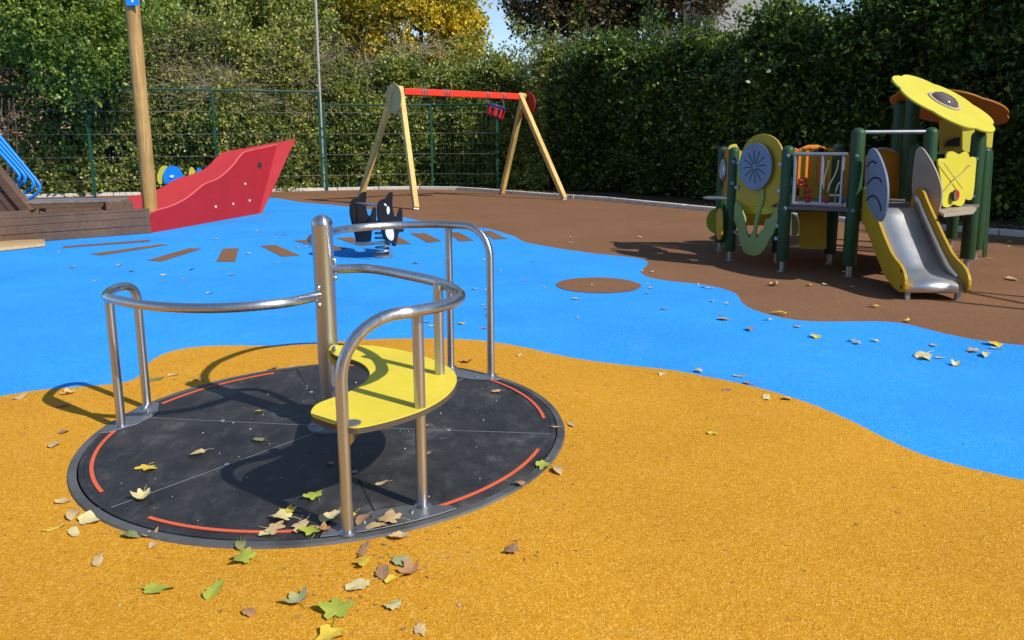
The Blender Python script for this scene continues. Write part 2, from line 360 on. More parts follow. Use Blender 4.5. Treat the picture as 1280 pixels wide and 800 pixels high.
# centre post
MB().lathe([(.098, .018), (.098, .026), (.05, .028)], (CX - .004, CY, 0), 32).build('post_flange', M['grey_cap'], root, smooth=True)
b = MB(); prof = [(.0425, .02), (.0425, .876), (.0432, .878), (.0432, .884)] + [(.0430*math.cos(i*math.pi/14), .884 + .038*math.sin(i*math.pi/14)) for i in range(1, 7)] + [(.0001, .922)]
post = b.lathe(prof, (CX - .004, CY, 0), 40).build('centre_post', M['steel'], root, smooth=True, angle=60)
for a in range(0, 360, 60):
    MB().lathe([(.008, 0), (.008, .006), (.004, .008)], (CX - .004 + .078*math.cos(R(a+10)), CY + .078*math.sin(R(a+10)), .026), 10).build('flange_bolt', M['steel'], root, smooth=True)
# hand rails: (radius, angle) along the curve, then a bend down to the foot
def rail(zr, pts, foot, attach, rad=.019, bend=.15):
    fr, fa = foot
    p = [Vector(cpol(r, a, zr)) for r, a in pts]
    p = catmull(p, 6)
    f = Vector(cpol(fr, fa, .03)); top = Vector((f.x, f.y, zr)); last = p[-1]; d = (top - last); L = d.length; d = d.normalized()
    bnd = min(bend, L * .98)
    q = [top - d * bnd + (d * bnd * math.sin(t*math.pi/20)) - Vector((0, 0, bnd * (1 - math.cos(t*math.pi/20)))) for t in range(0, 11)]
    path = p + q + [Vector((f.x, f.y, .02))]
    MB().tube(path, rad, 14).build('hand_rail', M['steel'], root, smooth=True, angle=60)
    return path
CURVE_L = [(.03, 236), (.20, 234), (.36, 222), (.49, 212), (.63, 201), (.76, 191), (.88, 183), (.935, 176), (.965, 170)]
CURVE_F = [(.03, 2), (.18, 2), (.40, 336), (.60, 327), (.79, 318), (.87, 312), (.91, 306), (.935, 299)]
CURVE_B = [(.03, 120), (.20, 118), (.34, 112), (.51, 104), (.72, 92), (.85, 79), (.93, 68), (.955, 60)]
rail(.592, CURVE_L, (.955, 163.5), 366, bend=.075)
rail(.697, CURVE_F, (.945, 285.6), 333, bend=.19)
rail(.785, CURVE_B, (.965, 47.0), 290, bend=.15)
def upright(r, a, z0, z1, rad=.0185):
    MB().tube([cpol(r, a, z0), cpol(r, a, z1)], rad, 14).build('rail_upright', M['steel'], root, smooth=True, angle=60)
    if z0 < .1: MB().lathe([(.03, .018), (.03, .024), (.02, .030)], cpol(r, a, 0), 16).build('weld_collar', M['steel'], root, smooth=True)
upright(.905, 179.3, .02, .592); upright(.875, 302.3, .02, .70); upright(.955, 62.5, .02, .785)
upright(.625, 323.0, .35, .70)
for r, a in ((.945, 165.5), (.945, 285.6), (.965, 47.0)):
    MB().lathe([(.03, .018), (.03, .024), (.02, .030)], cpol(r, a, 0), 16).build('weld_collar', M['steel'], root, smooth=True)
for a0, a1 in ((160.5, 184.5), (280.5, 307.5), (42, 66.5)):
    mid = (a0 + a1) / 2
    pts = arc((CX, CY), .958, a0, a1, 14, .019) + [cpol(.925, a1 - .5, .019), cpol(.845, mid + 5, .019), cpol(.835, mid, .019), cpol(.845, mid - 5, .019), cpol(.925, a0 + .5, .019)]
    MB().slab(pts, (0, 0, .004)).build('foot_plate', M['grey_cap'], root, bevel=.0015)
    for aa in (-5, 5):
        MB().lathe([(.009, 0), (.009, .004), (.005, .007)], cpol(.90, mid + aa, .023), 10).build('plate_bolt', M['steel'], root, smooth=True)
# attachment bolts on the post
for az, zz in ((236, .592), (2, .697), (118, .785)):
    for dz in (-.036, .036):
        dirv = Vector((math.cos(R(az + (12 if az == 236 else 0))), math.sin(R(az + (12 if az == 236 else 0))), 0))
        MB().lathe([(.012, 0), (.012, .006), (.007, .012), (.0001, .013)], Vector((CX - .004, CY, zz + dz)) + dirv * .041, 12, dirv).build('rail_bolt', M['steel'], root, smooth=True)
    dirv = Vector((math.cos(R(az)), math.sin(R(az)), 0))
# seat
SEAT = [(-0.648,2.372,0.36),(-0.65,2.433,0.36),(-0.63,2.479,0.36),(-0.577,2.544,0.36),(-0.539,2.63,0.36),(-0.523,2.713,0.36),(-0.533,2.802,0.36),(-0.576,2.907,0.36),(-0.637,2.975,0.36),(-0.685,3.022,0.36),(-0.711,3.022,0.36),(-0.75,3.095,0.36),(-0.771,3.17,0.36),(-0.746,3.182,0.36),(-0.681,3.194,0.36),(-0.575,3.172,0.36),(-0.466,3.113,0.36),(-0.355,3.015,0.36),(-0.276,2.912,0.36),(-0.226,2.827,0.36),(-0.205,2.746,0.36),(-0.2,2.67,0.36),(-0.212,2.563,0.36),(-0.242,2.473,0.36),(-0.286,2.389,0.36),(-0.342,2.324,0.36),(-0.397,2.276,0.36),(-0.445,2.243,0.36),(-0.486,2.227,0.36),(-0.556,2.271,0.36),(-0.602,2.307,0.36),(-0.634,2.335,0.36)]
sp = chaikin(SEAT, 2)
seat = MB().slab(sp, (0, 0, -.018)).build('seat', M['laminate_edge'], root)
top = MB().slab([p + Vector((0, 0, .004)) for p in sp], (0, 0, -.0035)).build('seat_surface', M['seat_yellow'], root)
tabp = Vector((CX + .045, CY - .03, .40))
pts = chaikin([(-0.751,3.09,0.32),(-0.759,3.088,0.352),(-0.754,3.089,0.382),(-0.732,3.094,0.389),(-0.71,3.098,0.383),(-0.705,3.099,0.359),(-0.713,3.097,0.318),(-0.73,3.094,0.295)], 1)
MB().slab(pts, normal(pts) * .012).build('seat_tab', M['seat_yellow'], root, bevel=.002)
MB().lathe([(.012, 0), (.012, .006), (.006, .01)], Vector((-0.728,3.074,0.379)), 12, (0, -1, .1)).build('tab_bolt', M['steel'], root, smooth=True)
# bracket below the seat front and its cap
bc = Vector((-0.493,2.264,0.365))
MB().lathe([(.028, 0), (.028, .0025), (.02, .003)], bc, 24).build('seat_cap', M['grey_cap'], root, smooth=True)
MB().slab([bc + Vector((-.05, .03, -.024)), bc + Vector((.03, -.0, -.024)), bc + Vector((-.02, .02, -.09))], (.0, .008, 0)).build('seat_bracket', M['steel'], root)
MB().tube([cpol(.04, 300, .19), bc + Vector((-.02, .02, -.05))], .014, 10).build('seat_strut', M['steel'], root, smooth=True)

# ------------------------------------------------------------------ swing frame
A, Bf, Cf, Df = [Vector((x, y, 0)) for x, y in ((-1.69, 13.72), (1.08, 15.71), (-.22, 17.43), (-3.01, 15.3))]
LA, RA = Vector((-2.03, 14.72, 2.16)), Vector((.16, 16.38, 2.12))
root = thing('swing_frame', 'wooden A-frame swing with yellow timber legs and a red crossbeam near the hedge', 'swing frame', ((A + Cf) / 2)[:])
bd = (RA - LA).normalized()
for f, t in ((A, LA + bd*-.02), (Df, LA + bd*-.14), (Bf, RA + bd*.02), (Cf, RA + bd*.13)):
    d = (t - f).normalized(); up = bd
    MB().beam(f + d * .03, t + d * .02, .10, .10, up).build('leg', M['glulam'], root, bevel=.012)
    MB().beam(f + d * (.0), f + d * .16, .035 if f is not Cf else .07, .104 if f is not Cf else .112, up).build('foot_bracket', M['galv'], root, bevel=.004)
    for kk in (.07, .14):
        MB().lathe([(.016, 0), (.016, .012), (.008, .018)], f + d * kk - bd * .056, 10, -bd).build('foot_bolt', M['steel'], root, smooth=True)
MB().beam(LA + bd*.05 - Vector((0,0,.06)), RA - bd*.02 - Vector((0,0,.04)), .10, .12).build('crossbeam', M['red_beam'], root, bevel=.01)
side = Vector((-bd.y, bd.x, 0)).normalized()
def endplate(c, off, mat, sx):
    pts = []
    for i in range(20):
        a = 2*math.pi*i/20; pts.append(c + off + side * (.30*math.cos(a)) * sx + Vector((0, 0, -.17 + .30*math.sin(a) * (1 if math.sin(a) < 0 else .82))))
    MB().slab(pts, bd * .02).build('end_plate', mat, root, bevel=.003)
endplate(LA, -bd*.17, M['dull_olive'], 1.0)
endplate(RA, bd*.20, mk_paint('dark red laminate', (.30, .02, .02), .5, .05, 3), .95)
def onbeam(t): return LA + (RA - LA) * t - Vector((0, 0, .05))
# belt swing wrapped up over the beam
c0 = onbeam(.185); c1 = onbeam(.34)
bs = thing('belt_swing', 'black rubber belt swing seat wound up tight under the red crossbeam', 'swing', ((c0 + c1)/2 - Vector((0,0,.2)))[:])
pp = catmull([c0 - Vector((0,0,.10)) - side*.02, c0 - Vector((0,0,.155)) + bd*.03, (c0+c1)/2 - Vector((0,0,.18)), c1 - Vector((0,0,.155)) - bd*.03, c1 - Vector((0,0,.08))], 5)
b = MB()
for i in range(len(pp)-1): b.beam(pp[i], pp[i+1] + (pp[i+1]-pp[i])*.05, .14, .016, side.cross(bd))
b.build('seat_belt', M['black'], bs)
def wrap(c, par, turns=2):
    for k in range(turns):
        cc_ = c + bd * (.05*k); q = [cc_ + side*.065*math.cos(a) + Vector((0,0,.075*math.sin(a))) for a in [i*math.pi/6 for i in range(13)]]
        MB().tube(q, .009, 6, False).build('chain_loop', M['galv'], par, smooth=True)
wrap(c0 - bd*.08, bs); wrap(c1, bs); wrap(c0 + bd*.03, bs, 1); wrap(c1 + bd*.10, bs, 1)
# cradle swing
d0, d1 = onbeam(.71), onbeam(.855)
cs = thing('cradle_swing', 'red and blue toddler cradle swing pulled up short below the red crossbeam', 'swing', ((d0+d1)/2 - Vector((0,0,.5)))[:])
cm = (d0 + d1)/2 - Vector((0, 0, .32)); tl = R(-16)
ax = Vector((bd.x*math.cos(tl), bd.y*math.cos(tl), math.sin(tl))); zz = side.cross(ax); zz = -zz if zz.z < 0 else zz
def cb(a, b_, c_): return cm + ax*a + side*b_ + zz*c_
q = [cb(.20*math.cos(t)*1.0, .13*math.sin(t), .10) for t in [i*2*math.pi/20 for i in range(21)]]
MB().tube(q, .022, 8, False).build('upper_ring', mk_paint('dark blue rubber', (.03, .05, .16), .4), cs, smooth=True)
q = [cb(.16*math.cos(t), .11*math.sin(t), -.12) for t in [i*2*math.pi/20 for i in range(20)]]
MB().slab(q, zz*.045).build('seat', M['black'], cs, bevel=.01)
for i, t in enumerate([250, 290, 200, 340, 110, 70, 20, 160]):
    a, b_ = math.cos(R(t)), math.sin(R(t))
    MB().slab([cb(.19*a - .03*b_*-1*0 - .028*abs(b_), .125*b_ - .028*abs(a), .09), cb(.19*a + .028*abs(b_), .125*b_ + .028*abs(a), .09), cb(.165*a + .04*abs(b_), .115*b_ + .04*abs(a), -.11), cb(.165*a - .04*abs(b_), .115*b_ - .04*abs(a), -.11)], (side if abs(b_) > .5 else ax) * .015).build('strap', M['red_bead'], cs, bevel=.003)
for s_, dd in ((-1, d0), (1, d1)):
    MB().tube([cb(.2*s_, 0, .11), dd + Vector((0,0,-.07))], .010, 6).build('chain', M['galv'], cs)
    wrap(dd - bd*.03, cs, 2)

# ------------------------------------------------------------------ orca spring rocker
oc = Vector((-1.40, 8.07, 0)); od = Vector((math.cos(R(78)), math.sin(R(78)), 0)); on = Vector((od.y, -od.x, 0))
root = thing('spring_rocker', 'black and white orca spring rocker with grab bar standing on the blue rubber', 'spring rocker', oc[:])
ORC_R = [(-1.326,7.731,0.508),(-1.323,7.743,0.583),(-1.31,7.805,0.62),(-1.291,7.894,0.629),(-1.277,7.96,0.626),(-1.266,8.012,0.651),(-1.253,8.073,0.683),(-1.239,8.139,0.682),(-1.241,8.131,0.631),(-1.245,8.11,0.564),(-1.242,8.123,0.505),(-1.235,8.156,0.439),(-1.224,8.211,0.407),(-1.208,8.285,0.426),(-1.198,8.332,0.475),(-1.187,8.386,0.506),(-1.182,8.407,0.444),(-1.183,8.4,0.361),(-1.183,8.402,0.301),(-1.175,8.438,0.246),(-1.184,8.395,0.224),(-1.201,8.32,0.251),(-1.21,8.275,0.232),(-1.219,8.231,0.19),(-1.225,8.204,0.135),(-1.231,8.175,0.103),(-1.243,8.121,0.116),(-1.249,8.092,0.156),(-1.267,8.005,0.164),(-1.288,7.91,0.208),(-1.298,7.861,0.26),(-1.306,7.821,0.321),(-1.321,7.755,0.395)]
ORC_L = [(-1.624,7.847,0.499),(-1.62,7.866,0.586),(-1.609,7.919,0.624),(-1.591,8.001,0.628),(-1.58,8.051,0.622),(-1.57,8.101,0.647),(-1.551,8.191,0.684),(-1.537,8.257,0.679),(-1.538,8.249,0.624),(-1.543,8.228,0.556),(-1.539,8.245,0.485),(-1.533,8.275,0.429),(-1.521,8.333,0.406),(-1.505,8.405,0.428),(-1.498,8.44,0.479),(-1.49,8.477,0.502),(-1.483,8.512,0.472),(-1.484,8.507,0.352),(-1.498,8.437,0.275),(-1.512,8.372,0.246),(-1.519,8.341,0.178),(-1.521,8.331,0.132),(-1.571,8.096,0.158),(-1.592,7.995,0.167),(-1.598,7.967,0.226),(-1.608,7.921,0.322),(-1.619,7.871,0.418)]
for P_ in (ORC_R, ORC_L):
    q = chaikin(P_, 1); MB().slab(q, -on*.022).build('orca_side', M['black'], root, bevel=.002)
for s_ in [[(-1.279,7.952,0.538),(-1.273,7.978,0.547),(-1.267,8.008,0.539),(-1.263,8.026,0.503),(-1.267,8.008,0.47),(-1.275,7.97,0.46),(-1.281,7.942,0.488)],[(-1.294,7.88,0.308),(-1.277,7.958,0.328),(-1.258,8.05,0.317),(-1.244,8.117,0.286),(-1.243,8.122,0.204),(-1.254,8.069,0.176),(-1.273,7.977,0.2),(-1.289,7.905,0.249)],[(-1.297,7.866,0.579),(-1.292,7.89,0.584),(-1.282,7.934,0.573),(-1.28,7.948,0.553),(-1.287,7.911,0.553)]]:
    q = chaikin(s_, 1); MB().slab([p + on*.0035 for p in q], -on*.003).build('white_patch', M['white'], root)
G1 = [(-1.335,7.781,0.578),(-1.324,7.832,0.183)]
G2 = [(-1.592,7.996,0.575),(-1.595,7.984,0.169)]
MB().tube([Vector(G2[0]) - on*.03, Vector(G1[0])], .014, 10).build('hand_bar', M['galv'], root, smooth=True)
MB().tube([Vector(G2[1]) - on*.03, Vector(G1[1]) + on*.02], .014, 10).build('foot_bar', M['galv'], root, smooth=True)
for g_ in (G2[0], G2[1]): MB().lathe([(.022, 0), (.022, .012), (.0001, .02)], Vector(g_) - on*.03, 10, -on).build('bar_cap', M['white'], root, smooth=True)
sc_ = oc + od*.02
MB().box(sc_ + Vector((0, 0, .36)), (.26, .28, .03), R(78)).build('seat', M['black'], root, bevel=.006)
b = MB(); q = []
for i in range(6*14+1):
    a = i*2*math.pi/14; q.append((sc_.x + .04 + .072*math.cos(a), sc_.y + .072*math.sin(a), .03 + .30*i/(6*14)))
b.tube(q, .0125, 8).build('coil_spring', mk_paint('grey blue spring steel', (.30, .32, .35), .35, metal=.6), root, smooth=True)
MB().lathe([(.10, .008), (.10, .022), (.05, .03)], (sc_.x + .04, sc_.y, 0), 20).build('base_plate', M['galv'], root, smooth=True)
MB().lathe([(.07, .33), (.07, .345)], (sc_.x + .04, sc_.y, 0), 20).build('top_plate', M['galv'], root, smooth=True)

# ------------------------------------------------------------------ pirate ship
SA, SB, SC, SD, ST = (-6.16, 9.27), (-4.834, 10.349), (-4.258, 13.068), (-5.95, 12.0), (-4.05, 13.84, 1.156)
ship = thing('play_ship', 'wooden play ship with red bow panels and brown plank sides on the blue rubber', 'play ship', (-5.4, 11.2, 0))
u = (Vector((*SB, 0)) - Vector((*SA, 0))); uL = u.length; u = u.normalized(); nn = Vector((-u.y, u.x, 0))
a0 = Vector((*SA, 0)) - u * 4.0
for z0, z1, s0, s1 in ((.006, .108, 0, 4 + uL), (.114, .212, 0, 4 + uL), (.218, .305, 0, 4 + uL), (.309, .395, 0, 4.37)):
    if s1 > 5:
        MB().beam(a0 + Vector((0,0,(z0+z1)/2)), a0 + u*s1 + Vector((0,0,(z0+z1)/2)), .045, z1 - z0).build('side_plank', M['plank_brown'], ship, bevel=.005)
    else:
        pts = [a0 + Vector((0,0,z0)), a0 + u*4.50 + Vector((0,0,z0)), a0 + u*4.42 + Vector((0,0,z0+.01)), a0 + u*4.33 + Vector((0,0,z1)), a0 + Vector((0,0,z1))]
        MB().slab([p - nn*.022 for p in pts], nn*.045).build('side_plank', M['plank_brown'], ship, bevel=.004)
MB().beam(a0 + u*4.38 + nn*.03 + Vector((0,0,.322)), a0 + u*(4+uL) + nn*.03 + Vector((0,0,.322)), .11, .028).build('gunwale', M['plank_brown'], ship, bevel=.005)
NEAR = [(-4.832,10.357,-0.001),(-4.827,10.382,0.177),(-4.824,10.398,0.251),(-4.82,10.416,0.271),(-4.816,10.432,0.275),(-4.814,10.444,0.279),(-4.81,10.463,0.284),(-4.802,10.5,0.29),(-4.789,10.563,0.296),(-4.771,10.645,0.304),(-4.752,10.736,0.313),(-4.733,10.825,0.324),(-4.715,10.91,0.34),(-4.697,10.996,0.358),(-4.679,11.082,0.378),(-4.662,11.163,0.401),(-4.645,11.24,0.427),(-4.63,11.314,0.456),(-4.615,11.383,0.485),(-4.602,11.446,0.51),(-4.591,11.496,0.531),(-4.583,11.536,0.549),(-4.574,11.578,0.566),(-4.562,11.634,0.582),(-4.546,11.71,0.597),(-4.526,11.801,0.611),(-4.506,11.898,0.627),(-4.486,11.994,0.649),(-4.465,12.09,0.683),(-4.444,12.19,0.724),(-4.424,12.285,0.767),(-4.407,12.366,0.806),(-4.393,12.429,0.84),(-4.383,12.478,0.872),(-4.375,12.518,0.901),(-4.367,12.555,0.926),(-4.36,12.588,0.947),(-4.354,12.614,0.963),(-4.349,12.638,0.977),(-4.343,12.667,0.991),(-4.338,12.692,1.004),(-4.333,12.715,1.016),(-4.325,12.751,1.028),(-4.311,12.816,1.04),(-4.288,12.927,1.054),(-4.257,13.071,1.069),(-4.224,13.229,1.084),(-4.192,13.38,1.099),(-4.163,13.517,1.113),(-4.134,13.652,1.127),(-4.106,13.787,1.141),(-4.076,13.926,1.156),(-4.169,13.489,0.56),(-4.258,13.068,0.001)]
npan = normal(NEAR); npan = toward(npan, NEAR[0])
holes = [(-4.233,13.185,0.809)]
MB().slab([Vector(p) - npan*.004 for p in NEAR], -npan*.026).build('bow_panel', M['red'], ship, bevel=.007)
highlight_red = mk_paint('red edge highlight', (.62, .10, .10), .5, .05, 6)  # painted highlight: lighter red tube for the near panel's sunlit top edge
MB().tube([Vector(p) - npan*.016 + Vector((0, 0, .002)) for p in NEAR[3:-2]], .0135, 6).build('edge_highlight', highlight_red, ship, smooth=True)
FAR = [(-6.067,12.024,0.176),(-6.09,12.063,0.273),(-6.089,12.096,0.332),(-6.071,12.11,0.337),(-6.056,12.122,0.341),(-6.035,12.139,0.346),(-5.997,12.168,0.357),(-5.931,12.219,0.375),(-5.846,12.286,0.398),(-5.758,12.355,0.422),(-5.687,12.413,0.445),(-5.642,12.453,0.466),(-5.611,12.483,0.485),(-5.586,12.51,0.505),(-5.558,12.539,0.526),(-5.527,12.572,0.549),(-5.497,12.604,0.574),(-5.465,12.638,0.599),(-5.427,12.674,0.621),(-5.38,12.714,0.639),(-5.327,12.756,0.655),(-5.272,12.8,0.671),(-5.222,12.842,0.69),(-5.178,12.881,0.711),(-5.135,12.921,0.733),(-5.096,12.959,0.758),(-5.06,12.998,0.787),(-5.028,13.038,0.823),(-5.0,13.078,0.864),(-4.974,13.118,0.905),(-4.948,13.154,0.941),(-4.926,13.184,0.97),(-4.907,13.21,0.995),(-4.884,13.236,1.017),(-4.85,13.269,1.036),(-4.804,13.306,1.051),(-4.749,13.346,1.062),(-4.684,13.394,1.072),(-4.605,13.452,1.087),(-4.503,13.528,1.109),(-4.383,13.618,1.135),(-4.259,13.711,1.161),(-4.148,13.794,1.184),(-4.057,13.861,1.202),(-3.978,13.92,1.218),(-3.903,13.975,1.231),(-3.824,14.032,1.246),(-3.907,13.852,1.016),(-4.026,13.553,0.611),(-4.143,13.276,0.245),(-4.222,13.09,-0.001),(-4.523,12.906,0.009),(-5.063,12.598,0.067)]
fn = toward(normal(FAR), FAR[0])
MB().slab([Vector(p) - fn*.006 for p in FAR], -fn*.026).build('bow_panel', M['red'], ship, bevel=.007)
hp = Vector(holes[0]); pu = Vector((*SC, 0)) - Vector((*SB, 0)); pu.normalize()
MB().slab([hp + npan*-.003 + pu*.075*math.cos(a) + Vector((0,0,.052*math.sin(a))) for a in [i*math.pi/10 for i in range(20)]], npan*.001).build('porthole', M['dark_line'], ship)
for p in [(-4.516,11.852,0.225),(-4.416,12.324,0.229),(-4.314,12.804,0.244),(-4.335,12.705,0.523)]:
    MB().lathe([(.022, 0), (.022, .008), (.012, .016)], Vector(p) - npan*.003, 12, npan).build('bolt_cap', mk_paint('cream cap', (.75, .6, .35), .4) if 'cream cap' not in bpy.data.materials else bpy.data.materials['cream cap'], ship, smooth=True)
# deck, far side, bench
for k in range(12):
    p = Vector((*SA, 0)) - u*3.6 + nn*(.12 + .125*k)
    MB().beam(p + Vector((0,0,.16)), p + u*(3.6+uL-.05+ .02*(k % 3)) + Vector((0,0,.16)), .118, .028).build('deck_board', M['plank_brown'], ship, bevel=.003)
fs = Vector((*SA, 0)) + nn*1.68
for z0, z1 in ((.006, .10), (.106, .20), (.206, .30)):
    MB().beam(fs - u*2.5 + Vector((0,0,(z0+z1)/2)), fs + u*(uL+.05) + Vector((0,0,(z0+z1)/2)), .045, z1-z0).build('far_side_plank', M['plank_brown'], ship, bevel=.005)
b0, b1 = Vector((-6.451,10.152,0.43)), Vector((-5.228,10.533,0.43))
bn = Vector((-(b1-b0).y, (b1-b0).x, 0)).normalized()
for k in range(2):
    MB().beam(b0 + bn*(.06+.135*k), b1 + bn*(.06+.135*k), .128, .035).build('bench_board', mk_wood('weathered grey board', (.10, .075, .06), (.26, .22, .19), 3, 'X') if k == 0 else bpy.data.materials['weathered grey board'], ship, bevel=.005)
MB().beam(b0 + bn*.02 + Vector((0,0,-.05)), b1 + bn*.02 + Vector((0,0,-.05)), .03, .06).build('bench_apron', M['plank_brown'], ship, bevel=.004)
for t in (.20, .97):
    p = b0 + (b1 - b0)*t + bn*.08; MB().box(p + Vector((0,0,-.15)), (.07, .07, .25), .68).build('bench_leg', M['plank_brown'], ship, bevel=.004)
MB().box(b0 + (b1-b0)*.90 + bn*.12 + Vector((0,0,-.07)), (.34, .30, .12), .68).build('bench_box', M['plank_brown'], ship, bevel=.005)
# mast
m0, m1 = Vector((-5.10, 10.95, .0)), Vector((-5.085, 10.92, 4.6))
MB().tube([m0 + (m1-m0)*(i/12) + Vector((.003*math.sin(i*.7), .003*math.cos(i*.9), 0)) for i in range(13)], [.098 - .0008*i for i in range(13)], 24).build('mast', M['mast_wood'], ship, smooth=True, angle=60)
bp = Vector((-5.027,10.8,3.158))
q = [bp + Vector((x, 0, z)) for x, z in ((-.085, -.16), (.085, -.16), (.085, .16), (-.085, .16))]
sg = MB().slab(q, (0, .012, 0)).build('mast_sign', M['blue_paint'], ship, bevel=.002)
MB().slab([bp + Vector((x, -.004, z)) for x, z in ((-.012, -.12), (.014, -.12), (.014, -.02), (.04, -.02), (.0, .06), (-.04, -.02), (-.012, -.02))], (0, .0035, 0)).build('white_mark', M['white'], sg)
# sloping stern boards
vp = [(-7.197,10.2,1.541),(-6.328,10.2,0.305)]
for dx, dz, th in ((0, 0, .13), (-.17, -.01, .05), (-.27, -.02, .03)):
    pa, pb = Vector(vp[0]) + Vector((dx, .04*0, dz)), Vector(vp[1]) + Vector((dx, 0, dz))
    MB().beam(pa, pb, .12, th, (0, 1, 0)).build('stern_board', M['plank_brown'], ship, bevel=.006)
# pale plank on the rubber
bl = thing('timber_plank', 'pale unpainted plank lying on the blue rubber beside the ship side', 'plank', (-6.2, 9.1, 0))
q = [Vector((x, y, .01)) for x, y in [(-6.69,8.813),(-6.704,9.221),(-5.718,9.433),(-5.471,9.031),(-5.758,8.649)]]
MB().slab(q, (0, 0, .035)).build('board', M['pale_wood'], bl, bevel=.004)
# blue tube climber
ct = thing('tube_climber', 'four bent bright blue steel tubes rising over the stern of the play ship', 'climber', (-7.0, 10.9, 0))
for k, pts in enumerate([[(-7.612,10.75,2.169),(-6.966,10.75,1.288),(-6.532,10.75,0.69),(-6.491,10.75,0.613),(-6.521,10.75,0.536),(-6.623,10.75,0.465),(-6.752,10.75,0.4),(-6.904,10.75,0.329)], [(-7.732,10.9,2.077),(-7.073,10.9,1.213),(-6.706,10.9,0.738),(-6.66,10.9,0.649),(-6.691,10.9,0.577),(-6.893,10.9,0.472),(-7.059,10.9,0.395)], [(-7.85,11.05,2.002),(-7.178,11.05,1.141),(-6.903,11.05,0.799),(-6.867,11.05,0.721),(-6.899,11.05,0.637),(-7.056,11.05,0.553),(-7.213,11.05,0.475)], [(-7.968,11.2,1.926),(-7.284,11.2,1.072),(-7.076,11.2,0.805),(-7.038,11.2,0.737),(-7.069,11.2,0.669),(-7.203,11.2,0.601),(-7.349,11.2,0.533)]]):
    pts = [pts[0]] + [tuple(p) for p in chaikin(pts, 2, False)][1:]
    MB().tube(pts, .0225, 10).build('bent_tube', M['blue_paint'], ct, smooth=True, angle=60)
MB().tube([(-6.95, 10.7, .0), (-6.95, 10.7, .42)], .03, 10).build('support_post', M['blue_paint'], ct, smooth=True)
MB().tube([(-6.90, 10.7, .42), (-7.28, 11.3, .46)], .03, 10).build('support_rail', M['blue_paint'], ct, smooth=True)

# fish spring rocker behind the ship
fr_ = thing('spring_rocker', 'blue and yellow fish spring rocker showing behind the red ship bow', 'spring rocker', (-6.2, 14.5, 0))
for mat, nm, pts in ((M['flower_yellow'], 'fin', [(-6.575,14.5,0.581),(-6.567,14.5,0.47),(-6.527,14.5,0.42),(-6.481,14.5,0.436),(-6.458,14.5,0.58),(-6.427,14.5,0.679),(-6.354,14.5,0.761),(-6.464,14.5,0.773),(-6.526,14.5,0.691)]),
                     (M['blue_paint'], 'fish_body', [(-6.441,14.46,0.538),(-6.417,14.46,0.659),(-6.355,14.46,0.741),(-6.247,14.46,0.768),(-6.16,14.46,0.745),(-6.102,14.46,0.646),(-6.065,14.46,0.558),(-6.184,14.46,0.448),(-6.373,14.46,0.316),(-6.427,14.46,0.405)]),
                     (M['flower_yellow'], 'tail', [(-5.979,14.5,0.577),(-5.978,14.5,0.666),(-5.938,14.5,0.748),(-5.901,14.5,0.729),(-5.852,14.5,0.643),(-5.837,14.5,0.555),(-5.931,14.5,0.489)]),
                     (M['blue_paint'], 'handle', [(-5.815,14.46,0.633),(-5.815,14.46,0.705),(-5.774,14.46,0.73),(-5.731,14.46,0.715),(-5.736,14.46,0.644),(-5.765,14.46,0.556),(-5.82,14.46,0.556)]),
                     (M['white'], 'eye', [(-6.316,14.44,0.571),(-6.297,14.44,0.595),(-6.258,14.44,0.598),(-6.238,14.44,0.576),(-6.256,14.44,0.551),(-6.295,14.44,0.549)])):
    q = chaikin(pts, 1); MB().slab(q, (0, .02, 0)).build(nm, mat, fr_)
MB().box((-6.0, 14.48, .42), (.9, .24, .05)).build('seat', M['black'], fr_, bevel=.01)
MB().tube([(-6.0 + .07*math.cos(i*.45), 14.48 + .07*math.sin(i*.45), .02 + .38*i/84) for i in range(85)], .012, 6).build('coil_spring', M['galv'], fr_, smooth=True)
MB().lathe([(.1, .008), (.1, .02)], (-6.0, 14.48, 0), 16).build('base_plate', M['galv'], fr_)

# ------------------------------------------------------------------ play tower
pt = thing('play_tower', 'toddler play tower with green posts, steel slide and yellow flower roof on brown rubber', 'play structure', (3.3, 7.2, 0))
def gpost(x, y, z1, r=.066, z0=.10, cap=True):
    prof = [(r*.93, z0), (r, z0 + .01), (r, z1 - r*.8)] + [(r*math.cos(i*math.pi/10), z1 - r*.8 + r*.8*math.sin(i*math.pi/10)) for i in range(1, 5)] + [(.0001, z1)]
    o = MB().lathe(prof, (x, y, 0), 20).build('post', M['green_post'], pt, smooth=True, angle=50)
    f = MB().tube([(x, y, 0.0), (x, y, z0 + .02)], .024, 10).build('foot_pin', M['galv'], o, smooth=True)
    return o
gpost(2.27, 8.40, 1.13, .058); gpost(2.19, 7.72, 1.13, .052); gpost(2.49, 7.06, 1.15, .054); gpost(2.99, 6.79, 1.30, .060)
gpost(3.10, 7.49, .66, .056); gpost(3.59, 6.74, 1.30, .058); gpost(4.25, 7.16, 1.27, .062); gpost(4.67, 7.74, 1.12, .056); gpost(4.91, 8.61, 1.42, .060)
gpost(3.95, 7.80, 1.62, .066); gpost(4.17, 8.50, 1.60, .062); gpost(3.81, 7.40, 1.14, .055); gpost(2.95, 8.35, 1.12, .058); gpost(3.55, 8.55, 1.15, .058); gpost(2.62, 7.60, 1.10, .05)
def panel(name, pts, mat, th=.018, off=0, sm=1, par=pt, bev=.003):
    n = toward(normal(pts), pts[0]); q = chaikin(pts, sm) if sm else [Vector(p) for p in pts]
    return MB().slab([Vector(p) + n*off for p in q], -n*th).build(name, mat, par, bevel=bev)
